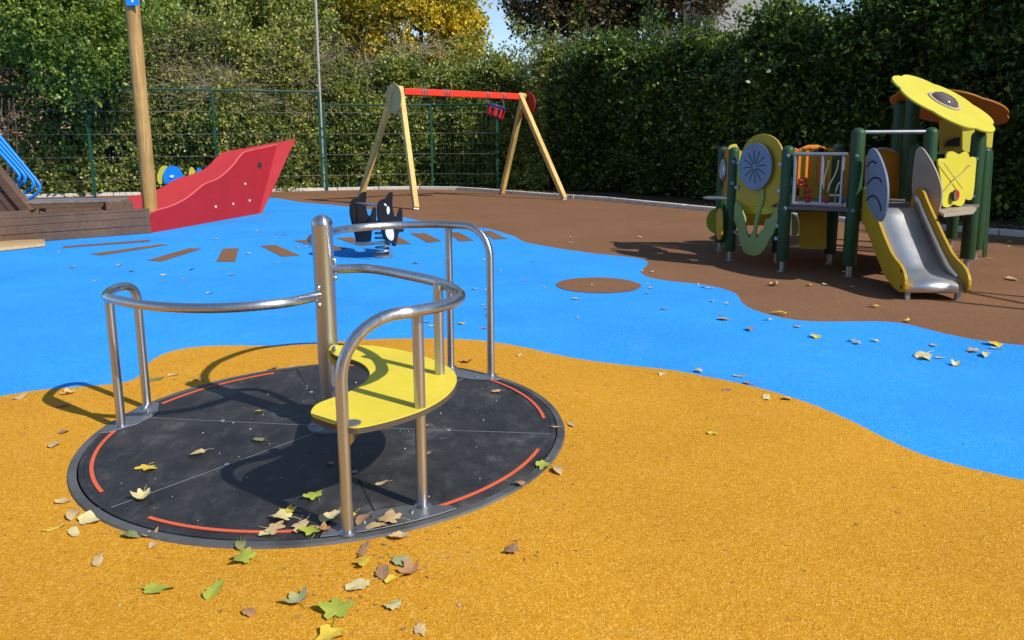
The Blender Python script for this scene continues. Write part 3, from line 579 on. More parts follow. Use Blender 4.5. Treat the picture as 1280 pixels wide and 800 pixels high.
# flower wall between the two left front posts
panel('arch_panel', [(2.225,7.642,0.554),(2.222,7.65,0.773),(2.222,7.649,1.006),(2.243,7.604,1.13),(2.282,7.518,1.221),(2.335,7.402,1.261),(2.396,7.267,1.241),(2.44,7.169,1.176),(2.464,7.117,1.076),(2.473,7.098,0.876),(2.475,7.093,0.6)], M['ochre'], sm=1)
panel('arch_backing', [(2.273,7.809,0.62),(2.304,7.74,0.49),(2.362,7.613,0.477),(2.479,7.355,0.501),(2.519,7.269,0.585),(2.517,7.273,0.644),(2.43,7.463,0.653)], M['lime'], sm=1)
dk = panel('flower_disc', [tuple(Vector((2.334,7.403,0.952)) + Vector((.4138, -.9104, 0))*.222*math.cos(a) + Vector((0,0,.222*math.sin(a)))) for a in [i*math.pi/16 for i in range(32)]], M['blue_grey'], .02, .045, 0)
dc = Vector((2.334,7.403,0.952)); du = Vector((.4138, -.9104, 0)); dn = toward(Vector((.9104, .4138, 0)), dc)
for i in range(12):
    a = i*math.pi/6 + .12; e = du*math.cos(a) + Vector((0, 0, math.sin(a)))
    MB().beam(dc + dn*.0465 + e*.03, dc + dn*.0465 + e*.155, .008, .002, dn).build('engraved_ray', M['dark_line'], dk)
panel('flower_leaves', [(2.219,7.657,0.616),(2.214,7.667,0.505),(2.22,7.654,0.395),(2.247,7.595,0.306),(2.249,7.591,0.235),(2.27,7.545,0.17),(2.288,7.505,0.104),(2.365,7.336,0.098),(2.406,7.244,0.195),(2.429,7.194,0.3),(2.441,7.167,0.326),(2.452,7.143,0.389),(2.463,7.12,0.45),(2.462,7.122,0.619),(2.443,7.164,0.557),(2.429,7.195,0.51),(2.424,7.206,0.483),(2.392,7.276,0.461),(2.393,7.274,0.381),(2.366,7.332,0.344),(2.364,7.338,0.283),(2.348,7.372,0.278),(2.347,7.375,0.332),(2.362,7.343,0.503),(2.383,7.294,0.658),(2.376,7.312,0.777),(2.36,7.347,0.775),(2.364,7.338,0.64),(2.352,7.364,0.532),(2.336,7.4,0.467),(2.333,7.406,0.344),(2.321,7.431,0.325),(2.318,7.438,0.273),(2.302,7.474,0.269),(2.296,7.486,0.327),(2.288,7.503,0.34),(2.286,7.51,0.441),(2.26,7.567,0.529),(2.244,7.602,0.589)], M['leaf_green'], .018, .022, 1)
# left end: bubble panel, steel counter, green disc and yellow tread
panel('bubble_panel', [(2.268,8.381,1.105),(2.236,8.113,1.116),(2.213,7.919,1.079),(2.214,7.923,0.983),(2.218,7.959,0.853),(2.219,7.967,0.658),(2.233,8.083,0.616),(2.248,8.215,0.623),(2.265,8.357,0.733),(2.282,8.499,0.829),(2.28,8.481,0.933),(2.268,8.382,0.987)], M['orange'], sm=1)
bb = Vector((2.254,8.266,0.889)); bn_ = Vector((-.993, .117, 0))
MB().lathe([(.12, 0), (.115, .015), (.09, .032), (.05, .045), (.0001, .05)], bb + bn_*.01, 20, bn_).build('bubble_window', M['galv'], pt, smooth=True)
MB().lathe([(.13, 0), (.16, .012), (.16, .02), (.12, .026)], (2.133,8.0,0.598), 24).build('steel_bowl', M['galv'], pt, smooth=True)
panel('yellow_tread', [(2.164,8.017,0.456),(2.146,7.858,0.52),(2.129,7.701,0.526),(2.121,7.63,0.398),(2.121,7.627,0.24),(2.139,7.793,0.194),(2.158,7.968,0.229)], M['ochre'], sm=1, off=.05)
MB().slab([Vector((2.316,8.7,0.301)) + Vector((.13*math.cos(a), .02*math.cos(a), .145*math.sin(a))) for a in [i*math.pi/12 for i in range(24)]], (0, .02, 0)).build('round_panel', M['lime'], pt)
panel('yellow_tip', [(2.164,7.85,1.112),(2.179,7.85,1.143),(2.222,7.85,1.159),(2.25,7.85,1.155),(2.268,7.85,1.119),(2.302,7.85,1.072),(2.286,7.85,0.977),(2.258,7.85,0.977),(2.255,7.85,1.048),(2.213,7.85,1.096)], M['flower_yellow'], sm=0)
for zz_, in ((.99,), (.78,)):
    MB().lathe([(.018, 0), (.018, .008), (.0001, .014)], (2.17, 7.664, zz_), 12, (-.25, -.97, 0)).build('post_cap', M['blue_grey'], pt, smooth=True)
# front balcony
P3_, P1_ = Vector((2.49, 7.06, 0)), Vector((2.99, 6.79, 0)); du3 = (P1_ - P3_).normalized(); inn = Vector((-du3.y, du3.x, 0))
dq = [P3_ - du3*.0 - inn*.045, P1_ - inn*.045, Vector((3.59, 6.70, 0)), Vector((4.28, 7.10, 0)), Vector((4.40, 7.30, 0)), Vector((4.15, 7.95, 0)), Vector((3.5, 8.5, 0)), Vector((2.9, 8.35, 0)), Vector((2.45, 7.6, 0))]
MB().slab([p + Vector((0, 0, .578)) for p in dq], (0, 0, .03)).build('deck', mk_paint('grey deck board', (.15, .125, .11), .6, .1, 6, bump_s=.2), pt, bevel=.004)
fr0 = P3_ + du3*.06 - inn*.05; fr1 = P1_ - du3*.07 - inn*.05
for z, r in ((1.075, .017), (.635, .014)):
    MB().tube([fr0 + Vector((0,0,z)), fr1 + Vector((0,0,z))], r, 10).build('guard_rail', M['galv'], pt, smooth=True)
for t in (.03, .55, .93):
    p = fr0 + (fr1 - fr0)*t; MB().tube([p + Vector((0,0,.635)), p + Vector((0,0,1.075))], .014, 10).build('guard_bar', M['galv'], pt, smooth=True)
for t, zs in ((.14, (.84, .80)), (.30, (.665, .71, .755)), (.66, (.665,))):
    p = fr0 + (fr1 - fr0)*t - inn*-.03
    for z in zs: MB().lathe([(.0001, -.024), (.02, -.014), (.026, 0), (.02, .014), (.0001, .024)], p + Vector((0,0,z)), 12).build('bead', M['red_bead'], pt, smooth=True)
MB().lathe([(.0001, -.03), (.02, -.02), (.028, 0), (.02, .02), (.0001, .03)], fr0 + (fr1-fr0)*.98 + Vector((.01, .05, .67)), 12).build('bead', M['blue_paint'], pt, smooth=True).__setitem__('label', 'blue bead')
for pts in [[(2.891,7.15,1.016),(2.891,7.15,0.958),(2.861,7.15,0.856),(2.861,7.15,0.754)],[(2.982,7.15,1.015),(2.98,7.15,0.943),(2.949,7.15,0.856),(2.916,7.15,0.798),(2.899,7.15,0.725)],[(3.028,7.15,0.826),(2.99,7.15,0.797),(2.976,7.15,0.724),(2.976,7.15,0.622)]]:
    MB().tube([tuple(p) for p in chaikin(pts, 2, False)], .006, 6).build('bead_wire', M['galv'], pt, smooth=True)
# rear panels seen through the balcony
panel('wavy_panel', [(2.938,8.0,1.11),(2.986,8.0,1.122),(3.018,8.0,1.128),(3.061,8.0,1.103),(3.102,8.0,1.089),(3.121,8.0,1.113),(3.15,8.0,1.129),(3.191,8.0,1.104),(3.241,8.0,1.078),(3.273,8.0,1.092),(3.296,8.0,1.118),(3.286,8.0,1.084),(3.259,8.0,1.056),(3.22,8.0,1.04),(3.104,8.0,1.065),(3.021,8.0,1.088),(2.941,8.0,1.066)], M['orange'], sm=0)
for i, x in enumerate((20, 70, 115, 150, 195, 240)):
    panel('slat', [(3.02 + .0009*x + dx, 8.0, z) for dx, z in ((0, .62), (.035, .62), (.035, 1.11), (0, 1.11))], M['orange'] if i in (2, 4) else (M['ochre'] if i % 2 else M['lime']), sm=0, bev=.002)
panel('rear_panel', [(2.99,7.95,0.752),(3.046,7.95,0.768),(3.086,7.95,0.776),(3.14,7.95,0.702),(3.189,7.95,0.702),(3.201,7.95,0.506),(2.955,7.95,0.508),(2.942,7.95,0.736)], M['ochre'], sm=0)
panel('rear_panel', [(3.37,7.9,0.493),(3.339,7.9,1.057),(3.37,7.9,1.073),(3.436,7.9,1.057),(3.476,7.9,0.493)], M['orange'], sm=0)
panel('rear_panel', [(3.598,7.9,0.492),(3.567,7.9,1.024),(3.627,7.9,1.087),(3.738,7.9,1.111),(3.852,7.9,1.086),(3.903,7.9,1.054),(3.949,7.9,0.49)], M['orange'], sm=0)
MB().tube([(3.581,7.8,1.081),(3.659,7.8,1.108),(3.739,7.8,1.104),(3.804,7.8,1.076)], .012, 8).build('grab_handle', M['galv'], pt, smooth=True)
panel('lower_panel', [(2.674,7.25,0.54),(2.704,7.25,0.42),(2.705,7.25,0.269),(2.725,7.25,0.185),(2.914,7.25,0.18),(2.967,7.25,0.184),(2.951,7.25,0.539)], M['ochre'], sm=0)
panel('lower_panel', [(2.605,7.2,0.531),(2.66,7.2,0.486),(2.679,7.2,0.411),(2.676,7.2,0.336),(2.648,7.2,0.306),(2.618,7.2,0.306)], M['leaf_green'], sm=0)
MB().tube([(2.99, 6.79, 1.262), (3.57, 6.74, 1.262)], .017, 10).build('grab_bar', M['galv'], pt, smooth=True)
panel('rear_panel', [(2.36, 8.42, .28), (2.88, 8.38, .28), (2.88, 8.38, 1.08), (2.36, 8.42, 1.08)], M['ochre'], sm=0)
panel('rear_panel', [(3.02, 8.38, .64), (3.48, 8.52, .64), (3.48, 8.52, 1.08), (3.25, 8.46, 1.16), (3.02, 8.38, 1.08)], M['orange'], sm=1)
for k_ in range(5):
    panel('slat', [(2.70 + .075*k_ + dx, 7.9, z) for dx, z in ((0, .62), (.045, .62), (.045, 1.10), (0, 1.12))], (M['orange'], M['lime'], M['orange'], M['ochre'], M['orange'])[k_], sm=0, bev=.002)
# slide
SDx = Vector((-.10, -.995, 0)).normalized(); SL = Vector((SDx.y, -SDx.x, 0))   # SL: to the right seen from the foot? kept as left/right unit
if SL.x < 0: SL = -SL
top0 = Vector((3.285, 6.76, 0))
prof = [(0, .612), (.05, .61), (.12, .575), (.22, .495), (.60, .225), (.70, .175), (.79, .155), (.96, .150), (1.00, .145), (1.035, .125), (1.045, .095), (1.035, .065), (1.01, .055)]
hw = .212
b = MB()
pr = catmull([(a, c, 0) for a, c in prof], 3)
for p in pr:
    for s_ in (-1, 1): b.v.append(tuple(top0 + SDx*p.x + SL*hw*s_ + Vector((0, 0, p.y))))
for i in range(len(pr)-1): b.f.append((2*i, 2*i+1, 2*i+3, 2*i+2))
slide = b.build('slide_chute', M['slide_steel'], pt, smooth=True, angle=60)
so = slide.modifiers.new('thick', 'SOLIDIFY'); so.thickness = .006; so.offset = -1
for s_ in (-1, 1):
    b = MB(); up_ = [p for p in pr if p.x < .93]
    for p in up_: b.v.append(tuple(top0 + SDx*p.x + SL*(hw-.002)*s_ + Vector((0,0,p.y)))); b.v.append(tuple(top0 + SDx*p.x + SL*(hw-.002)*s_ + Vector((0,0,p.y + .11*min(1, max(.05, (1.0-p.x)*3))))))
    for i in range(len(up_)-1): b.f.append((2*i, 2*i+1, 2*i+3, 2*i+2))
    sw = b.build('slide_wall', M['slide_steel'], pt, smooth=True); so = sw.modifiers.new('thick', 'SOLIDIFY'); so.thickness = .004; so.offset = 0
SP = [(-.10, .50), (-.10, .66), (-.06, .74), (.04, .80), (.14, .77), (.24, .68), (.72, .345), (.84, .295), (.99, .255), (1.07, .19), (1.085, .11), (1.04, .055), (.90, .06), (.74, .10), (.60, .16), (.14, .47), (.05, .49)]
for s_ in (-1, 1):
    q = chaikin([(a, c, 0) for a, c in SP], 1)
    q = [top0 + SDx*p.x + SL*(hw+.004)*s_ + Vector((0,0,p.y)) for p in q]
    MB().slab(q, SL*.022*s_).build('slide_side', M['ochre'], pt, bevel=.003)
    MB().box(top0 + SDx*1.0 + SL*(hw-.03)*s_ + Vector((0,0,.035)), (.035, .03, .07), 0).build('slide_foot', M['galv'], pt, bevel=.003)
    for a_, c_ in ((1.0, .22), (1.02, .10)):
        MB().lathe([(.014, 0), (.014, .004), (.006, .006)], top0 + SDx*a_ + SL*(hw+.026)*s_ + Vector((0,0,c_)), 10, SL*s_).build('slide_bolt', M['dark_line'], pt)
for nm_, mt, pts in (('left', M['blue_grey'], [(3.037,6.71,1.054),(3.031,6.662,1.108),(3.023,6.59,1.136),(3.01,6.469,1.105),(2.994,6.32,1.005),(2.981,6.21,0.901),(2.975,6.153,0.76),(2.979,6.185,0.624),(2.988,6.271,0.525),(3.006,6.429,0.567),(3.02,6.56,0.636),(3.03,6.651,0.689),(3.037,6.712,0.924)]), ('right', M['grey_brown'], [(3.484,6.777,1.104),(3.498,6.744,1.145),(3.518,6.698,1.112),(3.553,6.618,1.006),(3.585,6.544,0.875),(3.602,6.505,0.744),(3.594,6.523,0.575),(3.579,6.558,0.504),(3.547,6.631,0.606),(3.517,6.701,0.662),(3.494,6.753,0.679),(3.481,6.783,0.76),(3.481,6.784,0.94)])):
    q = chaikin(pts, 2); wn = toward(normal(pts), pts[0])
    wg = MB().slab(q, -wn*.018).build('leaf_wing', mt, pt, bevel=.003)
    if nm_ == 'left':
        wg['label'] = 'grey blue leaf wing with dark engraved veins'
        for aq in [[(3.033,6.677,0.97),(3.031,6.661,0.98),(3.029,6.645,0.99),(3.028,6.629,1.0),(3.026,6.611,1.007),(3.024,6.591,1.013),(3.021,6.569,1.017),(3.019,6.547,1.019),(3.016,6.527,1.02),(3.014,6.507,1.018),(3.012,6.489,1.015),(3.01,6.471,1.011),(3.008,6.453,1.007)],[(3.028,6.631,0.825),(3.026,6.611,0.837),(3.024,6.592,0.849),(3.022,6.573,0.86),(3.019,6.552,0.87),(3.017,6.529,0.877),(3.014,6.505,0.883),(3.011,6.48,0.887),(3.009,6.456,0.889),(3.006,6.43,0.89),(3.003,6.404,0.89),(3.0,6.379,0.888),(2.998,6.357,0.885),(2.996,6.341,0.88),(2.994,6.328,0.874),(2.993,6.316,0.867),(2.992,6.303,0.86)],[(3.026,6.611,0.691),(3.024,6.598,0.7),(3.023,6.585,0.709),(3.021,6.572,0.717),(3.02,6.555,0.724),(3.017,6.533,0.73),(3.014,6.508,0.735),(3.011,6.481,0.738),(3.009,6.455,0.738),(3.006,6.428,0.735),(3.002,6.401,0.729),(3.0,6.374,0.721),(2.997,6.35,0.711),(2.995,6.329,0.7),(2.992,6.31,0.687),(2.991,6.294,0.673),(2.989,6.281,0.662),(2.988,6.273,0.652),(2.988,6.269,0.644),(2.988,6.266,0.637),(2.987,6.263,0.629)]]:
            MB().tube([Vector(p) + wn*.002 for p in aq], .0075, 5).build('engraved_vein', M['dark_line'], wg)
# clover panel on the lit side
panel('clover_panel', [(3.645,6.67,0.957),(3.627,6.658,0.998),(3.629,6.66,1.028),(3.674,6.69,1.039),(3.733,6.732,1.027),(3.739,6.736,1.066),(3.774,6.76,1.091),(3.824,6.795,1.095),(3.879,6.832,1.076),(3.933,6.87,1.062),(3.973,6.898,1.084),(4.025,6.934,1.087),(4.061,6.959,1.06),(4.07,6.965,1.028),(4.113,6.995,1.043),(4.168,7.033,1.034),(4.182,7.043,1.004),(4.182,7.043,0.897),(4.187,7.046,0.811),(4.184,7.044,0.705),(4.167,7.032,0.652),(4.089,6.978,0.657),(4.072,6.967,0.68),(4.055,6.955,0.628),(4.013,6.926,0.605),(3.957,6.887,0.615),(3.892,6.842,0.634),(3.847,6.81,0.611),(3.787,6.769,0.608),(3.735,6.733,0.633),(3.721,6.723,0.73),(3.703,6.711,0.818)], M['flower_yellow'], sm=1)
for s_ in [[(3.63,6.623,1.004),(3.672,6.652,0.998),(3.738,6.698,0.945),(3.852,6.777,0.859),(3.971,6.859,0.765)],[(4.121,6.963,0.991),(4.076,6.933,0.987),(4.014,6.889,0.936),(3.852,6.777,0.859),(3.732,6.694,0.761)]]:
    MB().tube(s_, .004, 5).build('engraved_line', M['dull_olive'], pt)
cpp = (3.872,6.801,0.713)
cu = Vector((.82, .57, 0)).normalized(); cn = toward(Vector((cu.y, -cu.x, 0)), cpp)
MB().lathe([(.05, 0), (.05, .012), (.04, .016)], Vector(cpp), 20, cn).build('play_knob', M['dark_line'], pt, smooth=True)
MB().slab([Vector(cpp) + cn*.018 + cu*.046*math.cos(a) + Vector((0,0,.046*math.sin(a))) for a in [R(-60) + i*math.pi/12 for i in range(13)]], cn*.004).build('knob_sector', M['red_bead'], pt)
MB().slab([Vector(cpp) + cn*.018 + cu*.046*math.cos(a) + Vector((0,0,.046*math.sin(a))) for a in [R(120) + i*math.pi/12 for i in range(13)]], cn*.004).build('knob_sector', M['galv'], pt)
MB().slab([Vector(p) for p in [(3.636,6.616,0.6),(3.499,6.267,0.6),(3.89,6.526,0.6),(4.138,6.9,0.6),(4.219,7.15,0.6),(3.9,6.998,0.6)]], (0, 0, -.025)).build('step_board', M['grey_brown'], pt, bevel=.004)
for z_ in (.30, .42, .74, .98):
    for (x_, y_), s2 in (((2.49, 7.06), -1), ((2.19, 7.72), 1)):
        MB().box(Vector((x_, y_, z_)) + du*.075*s2*-1*-1 + dn*.005, (.05, .03, .035), math.atan2(du.y, du.x)).build('panel_bracket', M['galv'], pt, bevel=.004)
for (x_, y_) in ((2.99, 6.79), (2.49, 7.06), (3.59, 6.74), (4.25, 7.16)):
    v_ = Vector((-x_, -y_, 0)).normalized()
    for z_ in ((.59, 1.06) if x_ < 3 else (.59, .68, 1.02)):
        MB().lathe([(.016, 0), (.016, .006), (.0001, .011)], Vector((x_, y_, z_)) + v_*(.057 if x_ not in (2.49,) else .052), 10, v_).build('post_bolt', M['blue_grey'], pt, smooth=True)
for (x_, y_) in ((2.27, 8.40), (2.19, 7.72), (2.49, 7.06), (2.99, 6.79), (4.25, 7.16), (4.67, 7.74), (4.91, 8.61), (3.10, 7.49)):
    MB().lathe([(.045, .002), (.045, .008), (.03, .012)], (x_, y_, 0), 14).build('foot_plate', M['galv'], pt, smooth=True)
# upper panels of the tower
panel('window_panel', [(4.538,7.95,1.367),(4.564,7.95,1.089),(4.591,7.95,1.065),(4.648,7.95,1.057),(4.643,7.95,1.113),(4.662,7.95,1.161),(4.68,7.95,1.224),(4.665,7.95,1.304),(4.642,7.95,1.367)], M['flower_yellow'], sm=0)
panel('window_panel', [(4.755,7.9,1.302),(4.776,7.9,1.097),(4.833,7.9,1.089),(4.832,7.9,1.255),(4.826,7.9,1.318)], M['flower_yellow'], sm=0)
panel('inner_panel', [(4.501,8.3,1.392),(4.532,8.3,1.043),(4.778,8.3,1.042),(4.743,8.3,1.407)], M['ochre'], sm=0)
panel('dark_cutout', [(4.56,8.27,1.118),(4.588,8.27,1.176),(4.653,8.27,1.201),(4.71,8.27,1.217),(4.719,8.27,1.118)], M['dark_line'], sm=0)
MB().beam((4.452,8.2,1.054), (4.702,8.0,1.056), .08, .03).build('sill_board', M['leaf_green'], pt, bevel=.004)
panel('side_panel', [(4.717,7.85,0.987),(4.831,7.85,-0.068),(4.862,7.85,0.031),(4.823,7.85,1.05),(4.8,7.85,1.113),(4.741,7.85,1.066)], M['green_post'], sm=0)
# roof: two flower shaped boards leaning against each other
def flower(c, u1, u2, rad, ph, petals=7, cut=.10):
    u1, u2 = Vector(u1).normalized(), Vector(u2).normalized(); u2 = (u2 - u1*u2.dot(u1)).normalized(); out = []
    for i in range(140):
        a = 2*math.pi*i/140; r = rad * (1 - cut + cut * abs(math.sin(petals*(a+ph)/2))**.7); out.append(Vector(c) + (u1*math.cos(a) + u2*math.sin(a))*r)
    return out, u1.cross(u2).normalized()
rc = Vector((3.953,7.25,1.535))
q, n1 = flower(rc, (.94, 0, -.34), (.05, .87, .46), .50, .3, cut=.095)
MB().slab(q, -n1*.018).build('roof_flower', M['flower_yellow'], pt, bevel=.003)['label'] = 'yellow flower roof board'
MB().lathe([(.155, .002), (.155, .010), (.135, .014), (.125, .012)], rc, 32, n1).build('window_rim', mk_paint('tan window ring', (.45, .40, .28), .4), pt, smooth=True)
MB().lathe([(.126, .012), (.115, .035), (.08, .055), (.04, .064), (.0001, .067)], rc, 32, n1).build('roof_dome', M['clear_grey'], pt, smooth=True)
rc2 = Vector((4.574,8.3,1.506))
q, n2 = flower(rc2, (.93, .05, -.30), (.06, -.97, .13), .575, .2, cut=.07)
MB().slab(q, -n2*.018).build('roof_flower', mk_paint('burnt orange laminate', (.42, .15, .02), .5, .06, 4), pt, bevel=.003)['label'] = 'orange flower roof board'

# out of frame on the right: the steel frame whose thin shadows cross the brown rubber
sf = thing('steel_frame', 'tall thin steel climbing frame standing beyond the right edge of the rubber', 'climbing frame', (5.8, 3.9, 0))
for x, y, h in ((5.55, 4.0, 2.5), (5.95, 4.35, 2.5), (6.35, 3.4, 2.5)):
    MB().tube([(x, y, 0), (x, y, h)], .024, 10).build('upright', M['galv'], sf, smooth=True)
MB().tube([(5.55, 4.0, 2.5), (6.35, 3.4, 2.5)], .024, 10).build('top_bar', M['galv'], sf, smooth=True)
MB().tube([(5.95, 4.35, 2.5), (6.35, 3.4, 2.5)], .024, 10).build('top_bar', M['galv'], sf, smooth=True)

# ------------------------------------------------------------------ fence
def fence(label, pts, h, loc, group='green mesh fence runs in front of the hedge'):
    f = thing('mesh_fence', label, 'fence', loc, group)
    for x, y in pts:
        MB().box((x, y, h/2), (.06, .05, h), .3).build('fence_post', M['fence_green'], f, bevel=.004)
    for i in range(len(pts)-1):
        a, c = Vector((*pts[i], 0)), Vector((*pts[i+1], 0)); d = (c-a).normalized()
        MB().tube([a + Vector((0,0,h)), c + Vector((0,0,h))], .024, 8).build('top_rail', M['fence_green'], f, smooth=True)
        for z in np.arange(.12, h - .05, .25):
            MB().tube([a + Vector((0,0,z)), c + Vector((0,0,z))], .0048, 4, False).build('wire', M['galv'] if int(z*4) % 2 else M['fence_green'], f)
        n = int((c-a).length/.12); b = MB()
        for k in range(n):
            p = a + d*(k*.12); b.tube([p + Vector((0,0,.05)), p + Vector((0,0,h-.02))], .0027, 3, False)
        b.build('upright_wires', M['fence_green'], f)['kind'] = 'stuff'
fence('taller green mesh fence left of the swing frame, behind the ship', [(-16.6, 15.3), (-14.1, 16.0), (-11.6, 16.75)] + [(-9.17,17.14),(-6.83,18.18),(-4.63,19.12)], 2.36, (-9, 17, 0))
fence('lower green mesh fence behind the swing frame, in front of the corner hedge', [(-4.52, 19.1), (-2.0, 19.75), (-.35, 19.35)], 2.06, (-2, 19.7, 0))


# ------------------------------------------------------------------ foliage
class VN:       # lattice value noise on numpy arrays
    def __init__(s, seed): s.t = np.random.default_rng(seed).random((64, 64, 64))
    def __call__(s, p, sc):
        p = p*sc + 100; i = np.floor(p).astype(int); f = p - i; f = f*f*(3-2*f); r = 0
        for dx in (0, 1):
            for dy in (0, 1):
                for dz in (0, 1):
                    wt = (f[:,0] if dx else 1-f[:,0])*(f[:,1] if dy else 1-f[:,1])*(f[:,2] if dz else 1-f[:,2])
                    r = r + wt*s.t[(i[:,0]+dx) & 63, (i[:,1]+dy) & 63, (i[:,2]+dz) & 63]
        return r
vn = VN(5)
def unit(v): return v/np.maximum(1e-9, np.linalg.norm(v, axis=1, keepdims=True))
def mesh_quads(name, verts, mat, parent, kind=None, smooth=False):
    n = len(verts)//4; me = bpy.data.meshes.new(name); off = wloc(parent) if parent else Vector((0,0,0))
    v = verts - np.array(off)[None, :]
    me.vertices.add(4*n); me.vertices.foreach_set('co', v.astype(np.float32).ravel())
    me.loops.add(4*n); me.loops.foreach_set('vertex_index', np.arange(4*n, dtype=np.int32))
    me.polygons.add(n); me.polygons.foreach_set('loop_start', np.arange(0, 4*n, 4, dtype=np.int32)); me.polygons.foreach_set('loop_total', np.full(n, 4, dtype=np.int32))
    me.update(calc_edges=True); me.materials.append(mat)
    o = bpy.data.objects.new(name, me); COL.objects.link(o); o.parent = parent
    if kind: o['kind'] = kind
    return o
def leaves(base, direc, size, droop=.0):
    """kites: base (N,3), growth direction (N,3), size (N,)"""
    n = len(base); d = unit(direc + rng.normal(0, .45, (n, 3)) + np.array([0, 0, -droop])); r = unit(np.cross(d, rng.normal(0, 1, (n, 3)))); nn_ = np.cross(d, r)
    s = size[:, None]; wd = .30*s
    bend = nn_*s*rng.uniform(-.12, .12, (n, 1))
    v = np.stack([base, base + d*s*.45 + r*wd + bend, base + d*s, base + d*s*.45 - r*wd + bend], 1)
    return v.reshape(-1, 3)
def shoots(pos, out, n_leaf, length, size, droop=.15, upw=.35):
    """each shoot: n_leaf leaves along a short arc growing outwards"""
    n = len(pos); d = unit(out*.7 + np.array([0, 0, upw]) + rng.normal(0, .55, (n, 3))); L = length*rng.uniform(.4, 1.3, (n, 1))*np.where(rng.random((n, 1)) < .06, 2.1, 1.0)
    t = (np.arange(n_leaf)+.5)/n_leaf
    P = pos[:, None, :] + d[:, None, :]*(L[:, None, :]*t[None, :, None]); P[:, :, 2] -= (t[None, :]**2)*L*droop
    P = P + rng.normal(0, .022, P.shape)
    D = np.repeat(d[:, None, :], n_leaf, 1) + rng.normal(0, .75, P.shape)
    S = size*rng.uniform(.6, 1.25, (n, n_leaf))
    return leaves(P.reshape(-1, 3), D.reshape(-1, 3), S.ravel(), droop), (pos, d, L)
def polyline(pts):
    p = np.array(pts, float); d = np.r_[0, np.cumsum(np.linalg.norm(np.diff(p, axis=0), axis=1))]; return p, d
def sample_path(p, d, s):
    x = np.interp(s, d, p[:, 0]); y = np.interp(s, d, p[:, 1]); e = .4
    x2 = np.interp(np.minimum(s+e, d[-1]), d, p[:, 0]) - np.interp(np.maximum(s-e, 0), d, p[:, 0])
    y2 = np.interp(np.minimum(s+e, d[-1]), d, p[:, 1]) - np.interp(np.maximum(s-e, 0), d, p[:, 1])
    t = unit(np.stack([x2, y2, np.zeros_like(x2)], 1)); n = np.stack([t[:, 1], -t[:, 0], np.zeros_like(x2)], 1)
    return np.stack([x, y, np.zeros_like(x)], 1), t, n
def bulge(P, seed):
    return (vn(P + seed*7.3, .55) - .5)*.9 + (vn(P + seed*3.1, 1.5) - .5)*.55 + (vn(P + seed, 4.0) - .5)*.22
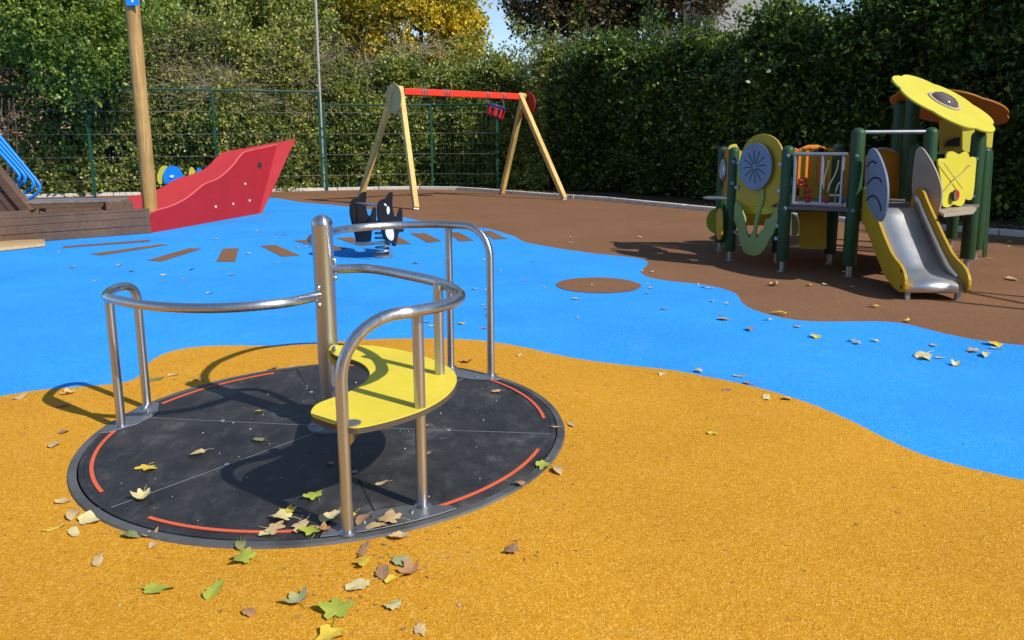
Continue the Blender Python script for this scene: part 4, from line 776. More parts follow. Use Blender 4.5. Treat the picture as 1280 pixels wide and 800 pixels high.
def hedge(name, label, pts, hfun, mat, n_shoot, leaf=.075, n_leaf=9, length=.26, lean=.18, seed=1, twigs=0, twig_band=(1.9, 3.6), gap=.44, cat='hedge', top=1.5, group=None, under=0):
    p, dd = polyline(pts); loc = tuple(p[len(p)//2]) + (0,)
    rt = thing(name, label, cat, loc, group)
    def surf(s, z, inner=0.0):
        b, t, n = sample_path(p, dd, s); q = b.copy(); q[:, 2] = z
        dep = bulge(q, seed) - z*lean*.5 - np.maximum(0, z-1.5)*lean*.5 - inner + under*(np.minimum(z, 2.6)/2.6 - .75)
        return q + n*dep[:, None], n
    H = hfun
    s = rng.uniform(0, dd[-1], n_shoot); h = np.interp(s, *H); zf = rng.random(n_shoot)**.9
    hv = h*(1 + .0*s) + (vn(np.stack([s, s*0, s*0], 1), .9)-.5)*1.0 + (vn(np.stack([s, s*0+9, s*0], 1), 3.1)-.5)*.35
    z = zf*hv + .03
    P, n = surf(s, z, rng.random(n_shoot)**2*.28)
    # keep gaps where the noise is low
    keep = vn(P + 31, 2.3) + .25*vn(P + 77, 6.0) + .16*rng.random(n_shoot) > gap*.9
    P, n = P[keep], n[keep]
    # top cover
    m = int(n_shoot*.22); s2 = rng.uniform(0, dd[-1], m); h2 = np.interp(s2, *H) + (vn(np.stack([s2, s2*0, s2*0], 1), .9)-.5)*1.0 + (vn(np.stack([s2, s2*0+9, s2*0], 1), 3.1)-.5)*.35
    P2, n2 = surf(s2, h2, 0); bk = rng.random(m)*top; P2 = P2 - n2*bk[:, None]; P2[:, 2] += rng.normal(0, .14, m) - bk*.05 + rng.random(m)**4*.75*(.3 + 1.5*(vn(P2*np.array([1, 1, 0.]) + 3, 1.1) > .55))
    allP = np.concatenate([P, P2]); alln = np.concatenate([n, n2*.3 + np.array([0, 0, .8])])
    v, (pos, d, L) = shoots(allP, alln, n_leaf, length, leaf)
    mesh_quads('foliage', v, mat, rt, 'stuff')
    # stems of the shoots
    k = rng.choice(len(pos), min(len(pos), 9000), False); a = pos[k] - d[k]*.1; e = pos[k] + d[k]*L[k]; sd_ = unit(np.cross(d[k], rng.normal(0, 1, (len(k), 3))))*.004
    mesh_quads('shoot_stems', np.stack([a-sd_, a+sd_, e+sd_*.4, e-sd_*.4], 1).reshape(-1, 3), M['twig'], rt, 'stuff')
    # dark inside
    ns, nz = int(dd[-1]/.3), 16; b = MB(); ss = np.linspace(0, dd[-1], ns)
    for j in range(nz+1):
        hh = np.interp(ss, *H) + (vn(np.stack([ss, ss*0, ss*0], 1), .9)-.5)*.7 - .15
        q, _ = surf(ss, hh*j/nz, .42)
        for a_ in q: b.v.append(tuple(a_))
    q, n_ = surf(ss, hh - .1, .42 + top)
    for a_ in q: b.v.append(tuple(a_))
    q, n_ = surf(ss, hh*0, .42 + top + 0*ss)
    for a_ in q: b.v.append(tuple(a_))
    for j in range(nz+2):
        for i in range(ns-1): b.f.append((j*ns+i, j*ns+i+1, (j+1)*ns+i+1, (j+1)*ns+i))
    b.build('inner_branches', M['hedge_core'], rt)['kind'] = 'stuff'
    if twigs:
        lo, hi = twig_band; s = rng.uniform(0, dd[-1], twigs) if twigs > 0 else 0; z = rng.uniform(lo, hi, twigs); P, n = surf(s, z, .12 + .15*rng.random(twigs))
        pick = vn(P + 55, .8) > .42; P, n = P[pick], n[pick]; m = len(P)
        b_, t, _ = sample_path(p, dd, s[pick])
        d = unit(t*rng.normal(0, 1, (m, 1)) + n*rng.uniform(.0, .5, (m, 1)) + np.array([0, 0, .5]) + rng.normal(0, .4, (m, 3))); V = []
        for kk in range(5):
            L = .17; e = P + d*L; sd_ = unit(np.cross(d, n + .01))*(.0072 - .0010*kk)
            V.append(np.stack([P-sd_, P+sd_, e+sd_*.85, e-sd_*.85], 1)); P = e; d = unit(d + rng.normal(0, .17, (m, 3)) + np.array([0, 0, -.12]))
        mesh_quads('bare_twigs', np.concatenate(V).reshape(-1, 3), M['twig'], rt, 'stuff')
    return rt

g_left = mk_leaf('hedge leaf green', [(0, (.06, .08, .016)), (.25, (.14, .18, .03)), (.55, (.27, .31, .055)), (.85, (.48, .49, .14)), (1, (.60, .50, .24))])
g_mid = mk_leaf('corner hedge leaf', [(0, (.06, .09, .018)), (.3, (.14, .19, .035)), (.7, (.28, .33, .07)), (1, (.50, .50, .16))])
g_right = mk_leaf('laurel hedge leaf', [(0, (.022, .05, .012)), (.5, (.052, .105, .022)), (.82, (.13, .21, .042)), (1, (.40, .46, .11))], .50, .36)
g_tree = mk_leaf('broad tree leaf', [(0, (.07, .12, .02)), (.5, (.16, .25, .04)), (1, (.34, .40, .07))], .35)
g_yellow = mk_leaf('autumn yellow leaf', [(0, (.12, .17, .02)), (.3, (.32, .32, .035)), (.65, (.68, .52, .06)), (1, (.85, .62, .12))], .35)
g_bronze = mk_leaf('bronze green leaf', [(0, (.03, .035, .012)), (.4, (.07, .065, .025)), (.8, (.13, .09, .035)), (1, (.24, .16, .08))], .3)
g_pink = mk_leaf('pinkish dry leaf', [(0, (.05, .03, .015)), (.5, (.22, .11, .06)), (1, (.55, .34, .22))], .3)

hedge('ivy_hedge', 'twiggy ivy-grown hedge behind the mesh fence on the left', [(-17.5, 15.4), (-14, 16.5), (-9.2, 17.75), (-6.8, 18.7), (-4.7, 19.6)],
      ([0, 3, 8, 11, 14], [4.2, 4.1, 4.1, 3.8, 3.2]), g_left, 21000, leaf=.088, seed=1, twigs=7500, lean=.10, gap=.48)
hedge('privet_hedge', 'sunlit green hedge behind the swing frame reaching into the corner', [(-4.9, 19.9), (-3.6, 20.4), (-1.8, 20.6), (-.2, 20.0), (.75, 18.9)],
      ([0, 2, 4, 6, 7], [3.1, 2.9, 2.95, 3.0, 2.9]), g_mid, 12000, leaf=.085, seed=2, twigs=1500, lean=.10, gap=.46)
hedge('laurel_hedge', 'tall dark shaded hedge along the right side behind the play tower', [(.4, 19.6), (1.15, 18.7), (2.0, 17.7), (3.05, 16.15), (4.3, 14.2), (6.2, 12.2), (7.6, 10.5), (9.0, 7.4), (10.4, 4.5), (11.0, 1.0)],
      ([0, 2, 4, 6, 8.0, 9.2, 10.4, 14, 24], [2.95, 3.05, 3.0, 2.95, 2.95, 3.5, 4.2, 4.6, 4.4]), g_right, 32000, leaf=.10, n_leaf=10, length=.34, seed=3, twigs=900, lean=.22, gap=.47, twig_band=(2.0, 3.6), under=.75)

def tree(name, label, loc, h, crown, mat, n, leaf, group=None, limbs=6, cat='tree', clump=.9):
    """crown: list of (dx, dy, z, rx, ry, rz) lobes"""
    rt = thing(name, label, cat, loc, group); L0 = Vector(loc)
    MB().tube([L0 + Vector((.1*math.sin(i), .08*math.cos(i*1.7), h*.72*i/6)) for i in range(7)], [.20 - .022*i for i in range(7)], 10).build('trunk', M['bark'], rt, smooth=True)
    for k, (dx, dy, z, rx, ry, rz) in enumerate(crown):
        a = L0 + Vector((0, 0, h*(.28 + .05*(k % 5)))); e = L0 + Vector((dx, dy, z)); m = (a+e)/2 + Vector((0, 0, -.3))
        MB().tube(catmull([a, m, e], 4), [.09 - .006*i for i in range(9)], 7).build('limb', M['bark'], rt, smooth=True)
    V = []; tot = sum(c[3]*c[4]*c[5] for c in crown)
    for dx, dy, z, rx, ry, rz in crown:
        m = int(n*rx*ry*rz/tot); u_ = unit(rng.normal(0, 1, (m, 3))); rad = rng.random(m)**.33
        rad = rad*(.72 + .5*vn(u_*2 + dx*3 + z, 1.6))
        P = np.array(loc) + np.array([dx, dy, z]) + u_*np.array([rx, ry, rz])*rad[:, None]
        keep = (vn(P + 13, clump) + .35*vn(P + 5, clump*3)) > .56; P = P[keep]; o_ = u_[keep]
        v, _ = shoots(P, o_, 8, .35, leaf, .3, .1); V.append(v)
    mesh_quads('crown', np.concatenate(V), mat, rt)
    return rt
tree('maple_tree', 'autumn tree with golden yellow leaves behind the hedge, above the swing frame', (-3.0, 27.5, 0), 7,
     [(-3.6, .3, 5.0, 1.6, 1.6, 1.6), (-2.4, 0, 4.6, 1.9, 1.6, 1.6), (-.6, 0, 5.2, 2.0, 1.8, 1.9), (.8, .2, 5.4, 1.4, 1.6, 1.8), (-1.8, .3, 7.0, 2.2, 1.8, 1.6), (-.1, .2, 7.2, 1.9, 1.8, 1.6), (.9, 0, 4.3, 1.1, 1.2, 1.2)], g_yellow, 17000, .14)
tree('maple_tree', 'second autumn tree, yellow-green, behind the light pole', (-7.5, 26.5, 0), 7,
     [(0, 0, 5.2, 2.3, 2, 2.0), (1.8, 0, 6.2, 2.0, 1.8, 1.8), (-1.8, 0, 6.0, 2.2, 1.8, 1.8)], mk_leaf('yellow green leaf', [(0, (.05, .08, .012)), (.4, (.13, .15, .02)), (.8, (.32, .26, .03)), (1, (.50, .34, .04))], .35), 8000, .13)
tree('plane_tree', 'bronze-green tree whose crown rises behind the hedge right of the blue sky gap', (3.4, 23, 0), 7,
     [(-1.9, 0, 5.1, 1.6, 1.5, 1.15), (-.2, 0, 5.6, 1.8, 1.6, 1.4), (1.3, 0, 5.4, 1.5, 1.6, 1.2), (0, 0, 6.8, 2.3, 1.8, 1.2)], g_bronze, 9000, .13)
tree('broadleaf_tree', 'bright green tree leaning over the fence in the upper left corner', (-9.9, 18.6, 0), 4.6,
     [(.6, -1.9, 3.7, 1.3, 1.0, .8), (1.4, -1.9, 3.2, .75, .7, .65), (-.5, -1.9, 3.9, 1.3, 1.0, .9), (.8, -1.9, 2.7, .7, .6, .7), (2.0, -1.7, 4.1, 1.0, .8, .6), (.1, -1.7, 4.8, 1.8, 1.0, .8)], g_tree, 6500, .085)
tree('background_tree', 'green tree filling the skyline behind the left hedge', (-12.5, 24, 0), 8,
     [(0, 0, 5.6, 2.6, 2, 2.1), (3.0, 0, 5.4, 2.4, 2, 1.8), (-2.8, 0, 6.0, 2.6, 2, 2.2), (5.2, .5, 5.4, 2.0, 1.6, 1.6)], g_mid, 11000, .13)
tree('tall_tree', 'dark tree rising behind the right end of the tall hedge', (9.5, 17, 0), 8,
     [(0, 0, 5.4, 2.4, 2, 1.9), (2.8, -1, 5.6, 2.3, 2, 1.9)], g_right, 9000, .12)
def dryshrub():
    rt = thing('dry_shrub', 'shrub with pinkish dry leaves in the shade at the far left of the fence', 'shrub', (-10.9, 16.4, 0))
    P = np.array([-10.9, 16.3, 1.9]) + rng.normal(0, 1, (330, 3))*np.array([.75, .25, .6]); v, _ = shoots(P, np.tile([0, -1, 0.], (330, 1)), 7, .22, .06)
    mesh_quads('foliage', v, g_pink, rt)
    for i in range(9):
        b = Vector((-10.9 + random.uniform(-.3, .3), 16.4, 0)); MB().tube(catmull([b, b + Vector((random.uniform(-.4, .4), 0, 1)), b + Vector((random.uniform(-.9, .9), -.1, 2.1))], 4), .012, 5).build('stem', M['bark'], rt)
dryshrub()
hedge('reflection_hedge', 'unseen green hedge added behind the camera to darken steel reflections', [(11.5, -7.5), (4, -9.5), (-6, -9.5), (-15, -7)],
      ([0, 30], [3.0, 3.0]), g_mid, 3500, leaf=.16, n_leaf=6, seed=4, gap=.3)  # added out of view: cuts the bright horizon mirrored in the steel
# leaf litter strip at the hedge foot
p, dd = polyline([(-10.4, 17.75), (-4.7, 19.55), (-1.7, 20.0), (.2, 18.2), (1.4, 16.7), (2.7, 14.6), (5.6, 11.2), (6.9, 9.9)])
s = rng.uniform(0, dd[-1], 5200); b_, t_, n_ = sample_path(p, dd, s); P = b_ + n_*rng.uniform(-.5, .38, (5200, 1)); P[:, 2] = .01 + rng.random(5200)*.03
D = rng.normal(0, 1, (5200, 3)); D[:, 2] *= .15
v = leaves(P, unit(D)*2, .055*rng.uniform(.6, 1.3, 5200)); v[:, 2] = np.maximum(v[:, 2]*.6, .004)
o = mesh_quads('leaf_litter', v, g_pink, None, 'stuff'); o['label'] = 'dry brown leaf litter along the foot of the hedge'; o['category'] = 'leaf litter'

# light pole, building
lp = thing('lamp_post', 'slim pale grey pole rising behind the fence post left of the yellow tree', 'lamp post', (-4.72, 19.62, 0))
MB().tube([(-4.72, 19.62, 0), (-4.70, 19.62, 7.5)], [.034, .030], 12).build('pole', M['wall_grey'], lp, smooth=True)
MB().box((-4.70, 19.35, 7.52), (.22, .7, .10)).build('lamp_head', M['galv'], lp, bevel=.02)
bd_ = thing('apartment_building', 'grey rendered building showing through a gap above the hedge', 'building', (13, 42, 0))
MB().box((12.1, 44, 6.5), (4.6, 7, 13)).build('wall', M['wall_grey'], bd_, bevel=.02)
MB().box((12.1, 44, 13.15), (5.1, 7.5, .3)).build('roof', M['galv'], bd_, bevel=.03)
for xw in (11.0, 13.2):
    for zw in (2.2, 5.0, 11.0):
        wf = MB().box((xw, 40.48, zw), (1.3, .12, 1.5)).build('window', M['white'], bd_, bevel=.01)
        MB().box((xw, 40.41, zw), (1.14, .04, 1.34)).build('pane', M['glass'], wf)

# ------------------------------------------------------------------ fallen leaves
LSC = 1.03
LC = {'tan': (.56, .39, .19), 'brown': (.34, .19, .10), 'rust': (.42, .21, .09), 'yellow': (.66, .47, .045), 'green': (.34, .38, .045), 'olive': (.22, .23, .08), 'pale': (.64, .53, .25), 'greygreen': (.36, .37, .17), 'orange': (.62, .28, .05)}
def mk_fallen(k, c):
    m, t, N, L, B = nodes('fallen leaf ' + k); n = noise(N, L, 38, 5, .65)
    r = ramp(N, [(.3, tuple(x*.55 for x in c)), (.5, c), (.75, tuple(min(1, x*1.25) for x in c))]); L.new(n.outputs[0], r.inputs[0]); L.new(r.outputs[0], B.inputs['Base Color'])
    B.inputs['Roughness'].default_value = .6; bump(N, L, B, n.outputs[0], .35, .003); return m
FM = {k: mk_fallen(k, c) for k, c in LC.items()}
def leaf_mesh(kind, seed):
    r_ = random.Random(seed); prof = []
    K = 30
    for i in range(K):
        a = 2*math.pi*i/K
        if kind == 'maple': r = .55 + .45*abs(math.cos(2.5*(a - math.pi/2)))**1.3; r *= (1 - .35*max(0, -math.sin(a))**2)
        elif kind == 'poplar': r = .62 + .38*max(0, math.cos((a - math.pi/2)))**3 + .06*math.sin(7*a)
        else: r = 1/math.sqrt((math.cos(a)/.42)**2 + math.sin(a)**2) * (1 + .04*math.sin(9*a))
        prof.append(r*(1 + r_.uniform(-.09, .07)) * (.55 if (seed % 4 == 1 and i in (5, 6, 7)) else 1))
    b = MB(); cur = r_.uniform(.2, 2.6)*(1 if r_.random() < .75 else -.6); cu = r_.uniform(-1.6, 2.2); tw = r_.uniform(-1.4, 1.4); ph = r_.uniform(0, 6)
    def Z(x, y, rr): return .26*cur*x*x + .20*cu*y*y + tw*.24*x*y + .06*math.sin(ph + 5*math.atan2(y, x))*rr*rr - .05*math.exp(-abs(x)*9)*rr
    b.v.append((0, 0, Z(0, 0, 0)))
    for ring in (.33, .66, 1.0):
        for i in range(K):
            a = 2*math.pi*i/K; rr = (prof[i] if ring > .9 else prof[i]*.35 + .65*.75)*ring if ring < 1 else prof[i]; rr = prof[i]*ring
            x, y = rr*math.cos(a), rr*math.sin(a); b.v.append((x*.5, y*.5, Z(x, y, rr)*.5))
    for i in range(K): b.f.append((0, 1+i, 1+(i+1) % K))
    for g in range(2):
        for i in range(K): b.f.append((1+g*K+i, 1+(g+1)*K+i, 1+(g+1)*K+(i+1) % K, 1+g*K+(i+1) % K))
    b.tube(catmull([(0, -.2, Z(0, -.4, .4)*.5 + .004), (.02, -.42, .02), (.05*tw, -.58, .012), (.11*tw, -.70, .005)], 3), .011, 4)
    mn = min(v[2] for v in b.v); b.v = [(x, y, z - mn) for x, y, z in b.v]
    return b
LM = {}
for i in range(24):
    kind = ('maple', 'poplar', 'oval')[i % 3]; b = leaf_mesh(kind, 40+i); me = bpy.data.meshes.new('leaf_shape'); me.from_pydata(b.v, [], b.f)
    for f in me.polygons: f.use_smooth = True
    LM[i] = me
MESH = {}
def put_leaf(x, y, z, size, colr, shape, rot, label, group=None, tilt=0):
    key = (colr, shape)
    if key not in MESH:
        me = LM[shape].copy(); me.materials.append(FM[colr]); MESH[key] = me
    o = bpy.data.objects.new('fallen_leaf', MESH[key]); COL.objects.link(o); o.location = (x, y, z); o.rotation_euler = (tilt, tilt*.5, rot); f_ = random.uniform(.8, 1.2); o.scale = (size*LSC*f_, size*LSC/f_, size*LSC)
    tag(o, label, 'leaf', group)
D_ = .0205
NAMED = [(-0.79,2.096,0,0.085,'green',0,0.6,'yellow-green leaf standing on yellow rubber just below the olive leaf at the carousel rim'),(-0.979,1.942,0,0.085,'green',1,2.2,'folded bright green leaf on the yellow rubber,leftmost of the green leaves'),(-0.819,1.937,0,0.085,'green',2,1.4,'flat bright green oval leaf on the yellow rubber,between two other green leaves'),(-0.576,1.886,0,0.075,'greygreen',3,0.3,'small grey-green curled leaf on the yellow rubber in the foreground'),(-0.463,1.839,0,0.1,'green',0,0.2,'broad green and yellow lobed leaf with a stalk near the bottom edge of the photo'),(-0.456,1.734,0,0.08,'yellow',6,2.9,'yellow leaf cut by the bottom edge below the broad green leaf'),(-0.692,1.838,0,0.05,'rust',4,1.9,'small reddish brown curled leaf left of the grey-green leaf in the foreground'),(-0.424,1.96,0,0.085,'pale',7,1.2,'pale arched leaf on the yellow rubber below the leaf cluster at the carousel rim'),(-0.314,1.859,0,0.06,'pale',4,0.4,'pale folded leaf on yellow rubber,upper left of the pinkish ribbed leaf'),(-0.236,1.763,0,0.055,'tan',1,1.6,'pinkish tan ribbed leaf at the bottom edge,right of the pale folded leaf'),(-0.002,2.137,0,0.065,'brown',4,0.8,'lone brown curled leaf on the yellow rubber right of the carousel'),(-0.329,2.083,0,0.08,'greygreen',7,1.9,'grey-green leaf at the top of the cluster in front of the carousel'),(-0.44,2.079,0,0.075,'yellow',1,1.5,'yellow leaf tucked under a dark brown leaf in front of the carousel rim'),(-0.451,2.137,0,0.075,'brown',5,1.6,'dark brown arched leaf lying over the yellow leaf in front of the carousel rim'),(-0.373,2.024,0,0.08,'brown',2,1.5,'reddish brown ribbed leaf left in the cluster in front of the carousel'),(-0.292,2.031,0,0.075,'rust',3,0.9,'crumpled rust brown leaf at the right of the cluster in front of the carousel'),(-0.826,2.174,0,0.065,'olive',8,1.7,'olive leaf overlapping the front edge of the carousel rim'),(-1.125,2.24,0,0.05,'tan',3,0.4,'tan curled leaf caught on the front left rim of the carousel'),(-1.094,2.181,0,0.04,'tan',4,1.4,'small tan leaf on yellow rubber just outside the front left rim'),(-1.193,2.235,0,0.07,'olive',8,2.2,'olive tan leaf leaning on the grey rim at the front left'),(-1.371,2.335,0,0.11,'pale',5,2.0,'largest pale twisted leaf in the pile at the left rim of the carousel'),(-1.447,2.379,0,0.085,'tan',8,1.6,'long tan leaf on top of the pile at the left rim of the carousel'),(-1.382,2.262,0,0.065,'pale',2,0.3,'pale leaf at the bottom of the pile left of the carousel'),(-1.458,2.289,0,0.06,'yellow',5,1.2,'yellowish leaf at the left end of the pile beside the carousel'),(-1.217,2.092,0,0.06,'tan',11,1.6,'single tan rolled leaf on yellow rubber below the pile of leaves'),(-1.895,3.113,0,0.055,'brown',4,0.2,'brown leaf on yellow rubber left of the left foot plate'),(-1.86,2.982,0,0.075,'tan',7,1.8,'curled tan brown leaf on yellow rubber,the lower of two left of the carousel'),(-1.532,2.477,0,0.06,'tan',1,0.9,'pinkish tan leaf just left of the grey rim above the leaf pile'),(-1.363,2.718,1,0.075,'yellow',9,1.5,'clear yellow leaf on the left part of the black carousel deck'),(-1.219,2.85,1,0.065,'tan',4,1.0,'tan two-lobed leaf on the black deck,right of the clear yellow leaf'),(-1.029,2.985,1,0.055,'olive',7,0.6,'olive yellow leaf on the black deck in the shadow of the seat'),(-1.141,3.324,1,0.035,'yellow',4,1.2,'tiny yellow leaf on the black deck near the back left rim'),(-1.27,2.488,1,0.085,'pale',3,1.8,'pale green-tan leaf on the deck seam,below the clear yellow leaf'),(-0.682,2.48,1,0.07,'green',6,0.5,'yellow-green leaf on the deck inside the rail shadow'),(-0.687,2.752,1,0.035,'brown',4,2.0,'small dark leaf on the deck in the seat shadow'),(-0.471,2.577,1,0.055,'tan',5,0.9,'tan leaf on the deck between the two front uprights'),(-0.745,2.322,1,0.08,'pale',0,0.8,'pale lobed leaf at the back of the group near the front rim of the deck'),(-0.75,2.26,1,0.08,'tan',9,2.2,'tan lobed leaf at the left of the group near the front rim of the deck'),(-0.671,2.274,1,0.075,'tan',1,1.3,'tan leaf in the middle of the group near the front rim of the deck'),(-0.624,2.238,1,0.075,'green',6,0.2,'yellow-green leaf lying over the orange strip in the group on the deck'),(-0.593,2.331,1,0.09,'pale',2,1.3,'pale greenish oval leaf left of the front rail foot'),(-0.591,2.248,1,0.05,'rust',3,0.8,'small rust leaf right beside the yellow-green leaf on the orange strip'),(-0.477,2.303,1,0.08,'brown',8,1.5,'brown rolled leaf on the front foot plate next to the rail'),(-0.395,2.302,1,0.095,'tan',0,0.5,'large crumpled tan brown leaf on the front foot plate'),(-0.351,2.226,0,0.075,'tan',10,1.2,'tan ribbed leaf hanging over the rim below the front foot plate'),(0.115,2.727,1,0.065,'green',6,1.3,'green leaf lying on the right rim of the carousel'),(0.165,2.701,0,0.075,'tan',8,1.5,'long tan leaf pointing outward from the right rim of the carousel'),(0.027,2.565,1,0.045,'rust',4,0.5,'small brown leaf inside the right rim of the deck below the orange strip'),(0.179,3.117,1,0.04,'tan',5,0.9,'small tan leaf at the rim by the end of the right orange strip'),(0.251,3.173,0,0.06,'tan',2,1.6,'narrow tan leaf on yellow rubber just off the right rim'),(-0.076,3.585,1,0.055,'tan',7,0.6,'tan leaf on the deck right of the right foot plate'),(-0.367,3.135,1,0.045,'rust',4,1.4,'rust leaf on the deck under the edge of the yellow seat'),(-0.33,2.845,1,0.04,'brown',1,1.1,'small brown leaf on the deck right of the front upright'),(0.84,3.072,0,0.06,'yellow',6,1.6,'faded yellow leaf alone in the middle of the yellow rubber'),(1.436,5.129,0,0.09,'orange',7,0.7,'orange brown leaf standing on the blue rubber left of the slide'),(1.526,4.835,0,0.085,'brown',8,1.3,'dark narrow leaf on the blue rubber right of the orange brown leaf'),(1.867,4.644,0,0.08,'yellow',4,1.5,'yellow curled leaf on the blue rubber in front of the slide'),(1.865,5.29,0,0.09,'yellow',8,0.4,'bright yellow leaf at the edge between brown and blue rubber below the play tower'),(2.184,6.367,0,0.1,'tan',3,2.0,'bent tan leaf on sunlit brown rubber in front of the flower wall'),(2.482,6.358,0,0.075,'yellow',2,1.6,'yellowish leaf on brown rubber at the edge of the tower shadow'),(2.635,5.506,0,0.07,'yellow',4,0.3,'small yellow leaf on brown rubber left of the slide foot'),(2.308,4.205,0,0.12,'pale',7,1.1,'large pale leaf on the blue rubber at the right'),(2.84,4.452,0,0.1,'yellow',4,1.9,'yellow brown leaf at the right edge of the brown and blue surfaces'),(4.3,6.564,0,0.12,'tan',2,1.6,'long tan leaf on brown rubber at the right beyond the slide'),(2.663,4.214,0,0.1,'pale',8,1.3,'pale narrow leaf on blue rubber at the right edge'),(1.196,3.502,0,0.075,'pale',5,1.4,'left one of two pale leaves on the yellow edge below the blue'),(1.29,3.489,0,0.06,'tan',4,0.7,'right one of two leaves on the yellow edge below the blue'),(1.041,3.623,0,0.055,'brown',1,0.9,'dark brown leaf on yellow rubber left of the two pale leaves'),(-1.779,3.922,0,0.065,'tan',2,1.2,'tan leaf on yellow rubber between the left rail and its curved shadow'),(-1.841,3.854,0,0.085,'olive',9,2.1,'olive yellow lobed leaf on yellow rubber right behind the left upright'),(-1.611,3.837,0,0.06,'brown',4,0.5,'brown leaf inside the curved rail shadow on yellow rubber'),(-1.286,4.028,0,0.07,'rust',7,1.6,'rust leaf at the back rim of the carousel'),(-1.204,4.041,0,0.08,'tan',5,1.3,'tan leaf at the back rim right next to a rust leaf'),(-2.161,3.63,0,0.07,'tan',3,1.1,'tan leaf on yellow rubber inside the left rail shadow loop'),(-2.091,3.445,0,0.07,'rust',0,0.3,'dark rust leaf on yellow rubber under the left rail shadow'),(-2.372,3.574,0,0.09,'tan',5,1.4,'long tan leaf on yellow rubber by the blue edge at the far left'),(0.043,4.268,0,0.06,'pale',2,1.5,'pale leaf on yellow rubber beyond the right rail'),(-0.254,4.129,0,0.07,'rust',3,1.2,'rust leaf on yellow rubber between the two back uprights'),(-0.733,2.371,1,0.06,'yellow',15,0.6,'small yellow leaf behind the pale lobed leaf near the front rim of the deck'),(-0.771,2.225,1,0.055,'pale',13,1.9,'pale leaf at the left end of the group on the front orange strip'),(-0.431,2.261,1,0.07,'tan',20,0.9,'tan curled leaf between two others on the front foot plate'),(-0.519,2.325,1,0.05,'yellow',19,1.4,'yellowish leaf right behind the front rail foot'),(-0.335,1.983,0,0.05,'yellow',16,1.1,'small yellow leaf under the rust leaf in the cluster before the carousel'),(0.78,3.888,0,0.05,'pale',4,1.5,'small pale leaf on the yellow rubber near the blue edge')]
for x, y, d, s_, c, k, r_, l in NAMED:
    put_leaf(x, y, (.0215 if d else .0085) + random.uniform(0, .003), s_*1.02, c, k, r_*2 + random.uniform(-.3, .3), l, tilt=random.uniform(-.16, .16))
SCAT = [('those on blue rubber by the ship', 'dry leaves scattered on the blue rubber near the ship', ('tan', 'brown', 'pale'), [(-4.308,7.5),(-5.068,8.622),(-3.597,7.245),(-2.92,6.8),(-2.438,6.136),(-3.439,10.446),(-3.855,12.049),(-3.034,9.822),(-3.689,9.612),(-3.878,7.582),(-2.948,9.984),(-2.462,8.842),(-2.342,8.837),(-3.192,7.014),(-2.561,6.993),(-3.059,7.317),(-3.675,6.745),(-2.355,7.678),(-2.87,8.355)], .07),
 ('those on blue rubber behind the carousel', 'dry leaves scattered on the blue rubber behind the carousel', ('tan', 'brown', 'pale', 'yellow'), [(-0.284,7.811),(-0.204,6.239),(-0.31,6.259),(-0.21,5.65),(-0.187,5.512),(-0.181,5.305),(-0.184,4.911),(-0.333,5.047),(-0.525,4.984),(-0.507,5.313),(-0.568,5.098),(-0.817,5.175),(-0.112,7.129),(0.201,7.689),(0.104,6.628),(0.49,5.835),(0.45,5.216),(0.265,6.329),(-0.651,7.618),(-0.955,7.629),(-0.589,7.326)], .06),
 ('those on blue rubber around the brown circle', 'dry leaves scattered on the blue rubber near the brown circle', ('tan', 'brown', 'pale'), [(0.674,6.424),(1.072,6.037),(1.149,6.446),(1.138,6.269),(1.092,5.453),(1.568,6.415),(1.585,6.29),(1.607,6.221),(1.505,5.719),(1.595,5.631),(1.45,5.264),(1.729,5.113),(1.855,4.907),(0.976,3.942),(1.171,3.855),(1.18,3.735)], .065),
 ('those on blue rubber before the slide', 'dry leaves scattered on the blue rubber at the right', ('pale', 'tan', 'pale'), [(2.054,4.54),(2.054,4.485),(2.193,4.537),(2.283,4.157),(2.38,4.171),(2.483,4.421),(2.641,4.297),(2.809,4.362),(2.39,4.032)], .085),
 ('those on brown rubber before the swing', 'pale leaves scattered on the brown rubber', ('pale', 'tan'), [(0.038,10.853),(0.734,9.654),(0.694,9.125),(0.9,8.211),(1.519,13.839),(1.208,7.086),(1.289,7.039),(1.6,9.616),(2.449,10.634),(1.672,11.516)], .075),
 ('those on brown rubber around the slide', 'leaves scattered on the brown rubber near the slide', ('pale', 'tan', 'yellow'), [(2.642,5.045),(2.785,6.255),(5.791,8.981),(5.505,9.212),(5.557,8.582),(4.809,7.679),(2.619,6.366),(4.807,8.238)], .07),
 ('the tiny fragments on yellow rubber', 'leaf fragments on the yellow rubber', ('brown', 'tan', 'rust'), [(-2.291,3.541),(-2.404,3.509),(-0.43,4.211),(-0.346,4.177),(-0.84,4.641),(-1.488,3.904),(-0.842,3.539),(0.236,2.941),(-1.385,2.39),(-1.381,2.418),(-1.159,1.97),(-1.045,1.876),(-0.193,2.105),(-0.394,2.18),(-0.142,1.867),(-0.365,1.87),(-0.277,1.767),(-1.045,2.114),(-2.058,3.102),(-2.143,3.103),(1.451,3.877),(-1.314,2.417)], .022)]
ORD = 'leftmost,second from left,third from left,fourth from left,fifth from left,sixth from left,seventh from left,eighth from left,ninth from left,tenth from left,eleventh from left,twelfth from left,thirteenth from left,fourteenth from left,fifteenth from left,sixteenth from left,seventeenth from left,eighteenth from left,nineteenth from left,twentieth from left,twenty-first from left,rightmost'.split(',')
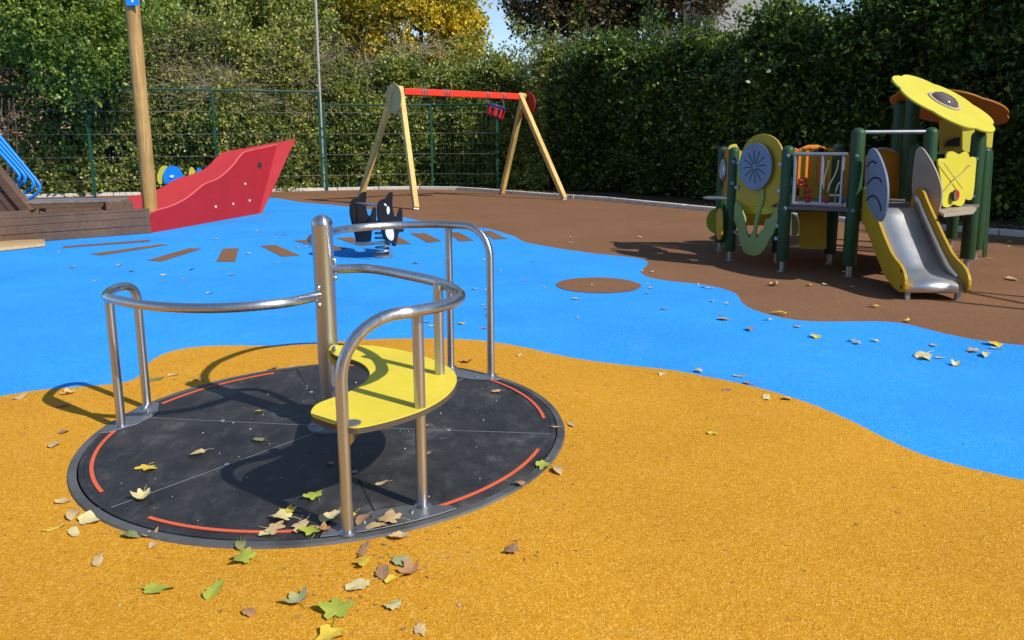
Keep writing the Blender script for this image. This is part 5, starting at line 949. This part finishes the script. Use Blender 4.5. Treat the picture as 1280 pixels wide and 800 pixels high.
for lab, grp, cols, pts, sz in SCAT:
    for i, (x, y) in enumerate(sorted(pts, key=lambda p: p[0]/p[1])):
        o_ = 'rightmost' if i == len(pts) - 1 else ORD[i]; c_ = cols[i % len(cols)]
        put_leaf(x, y, .0085, sz*.85*random.uniform(.65, 1.2), c_, random.randrange(24), random.uniform(0, 6.28), c_ + ' leaf, ' + o_ + ' of ' + lab, grp, random.uniform(-.16, .16))
# white specks (grit and droppings) on the deck
b = MB()
for i in range(60):
    a, r = random.uniform(0, 6.28), .88*math.sqrt(random.random()); x, y = CX + r*math.cos(a), CY + r*math.sin(a); s_ = random.uniform(.001, .0032)
    b.box((x, y, .0195), (s_*2, s_*1.4, s_), random.uniform(0, 3))
b.build('grit', M['kerb'])
o = bpy.data.objects['grit']; o['kind'] = 'stuff'; o['label'] = 'tiny pale grit scattered over the black carousel deck'; o['category'] = 'grit'

# crumbs of leaf and twig trodden onto the rubber
b = MB()
spots = [(-0.382,2.107),(-0.437,2.153),(-1.392,2.363),(-1.415,2.31),(-0.702,2.328),(-0.329,2.064),(-0.165,3.772),(-1.827,3.869),(-2.161,3.449),(0.174,2.714),(1.166,3.623),(-0.824,2.157),(-0.052,2.104)]
for i in range(330):
    if i < 210: x, y = random.choice(spots); x += random.gauss(0, .13); y += random.gauss(0, .16)
    else: x, y = random.uniform(-2.6, 2.2), random.uniform(1.6, 6.0)
    if (x - CX)**2 + (y - CY)**2 < 1.02: continue
    a, L_, w_ = random.uniform(0, 3.14), random.uniform(.003, .011), random.uniform(.0015, .005); c_, s_ = math.cos(a), math.sin(a)
    z = .0092; h_ = random.uniform(.0005, .004)
    b.add([(x - c_*L_, y - s_*L_, z), (x + s_*w_, y - c_*w_, z + h_), (x + c_*L_, y + s_*L_, z), (x - s_*w_, y + c_*w_, z + h_*.4)], [(0, 1, 2), (0, 2, 3)])
o = b.build('leaf_crumbs', FM['brown']); tag(o, 'tiny brown crumbs of leaf and twig around the carousel and on the rubber', 'leaf crumbs', None, 'stuff')
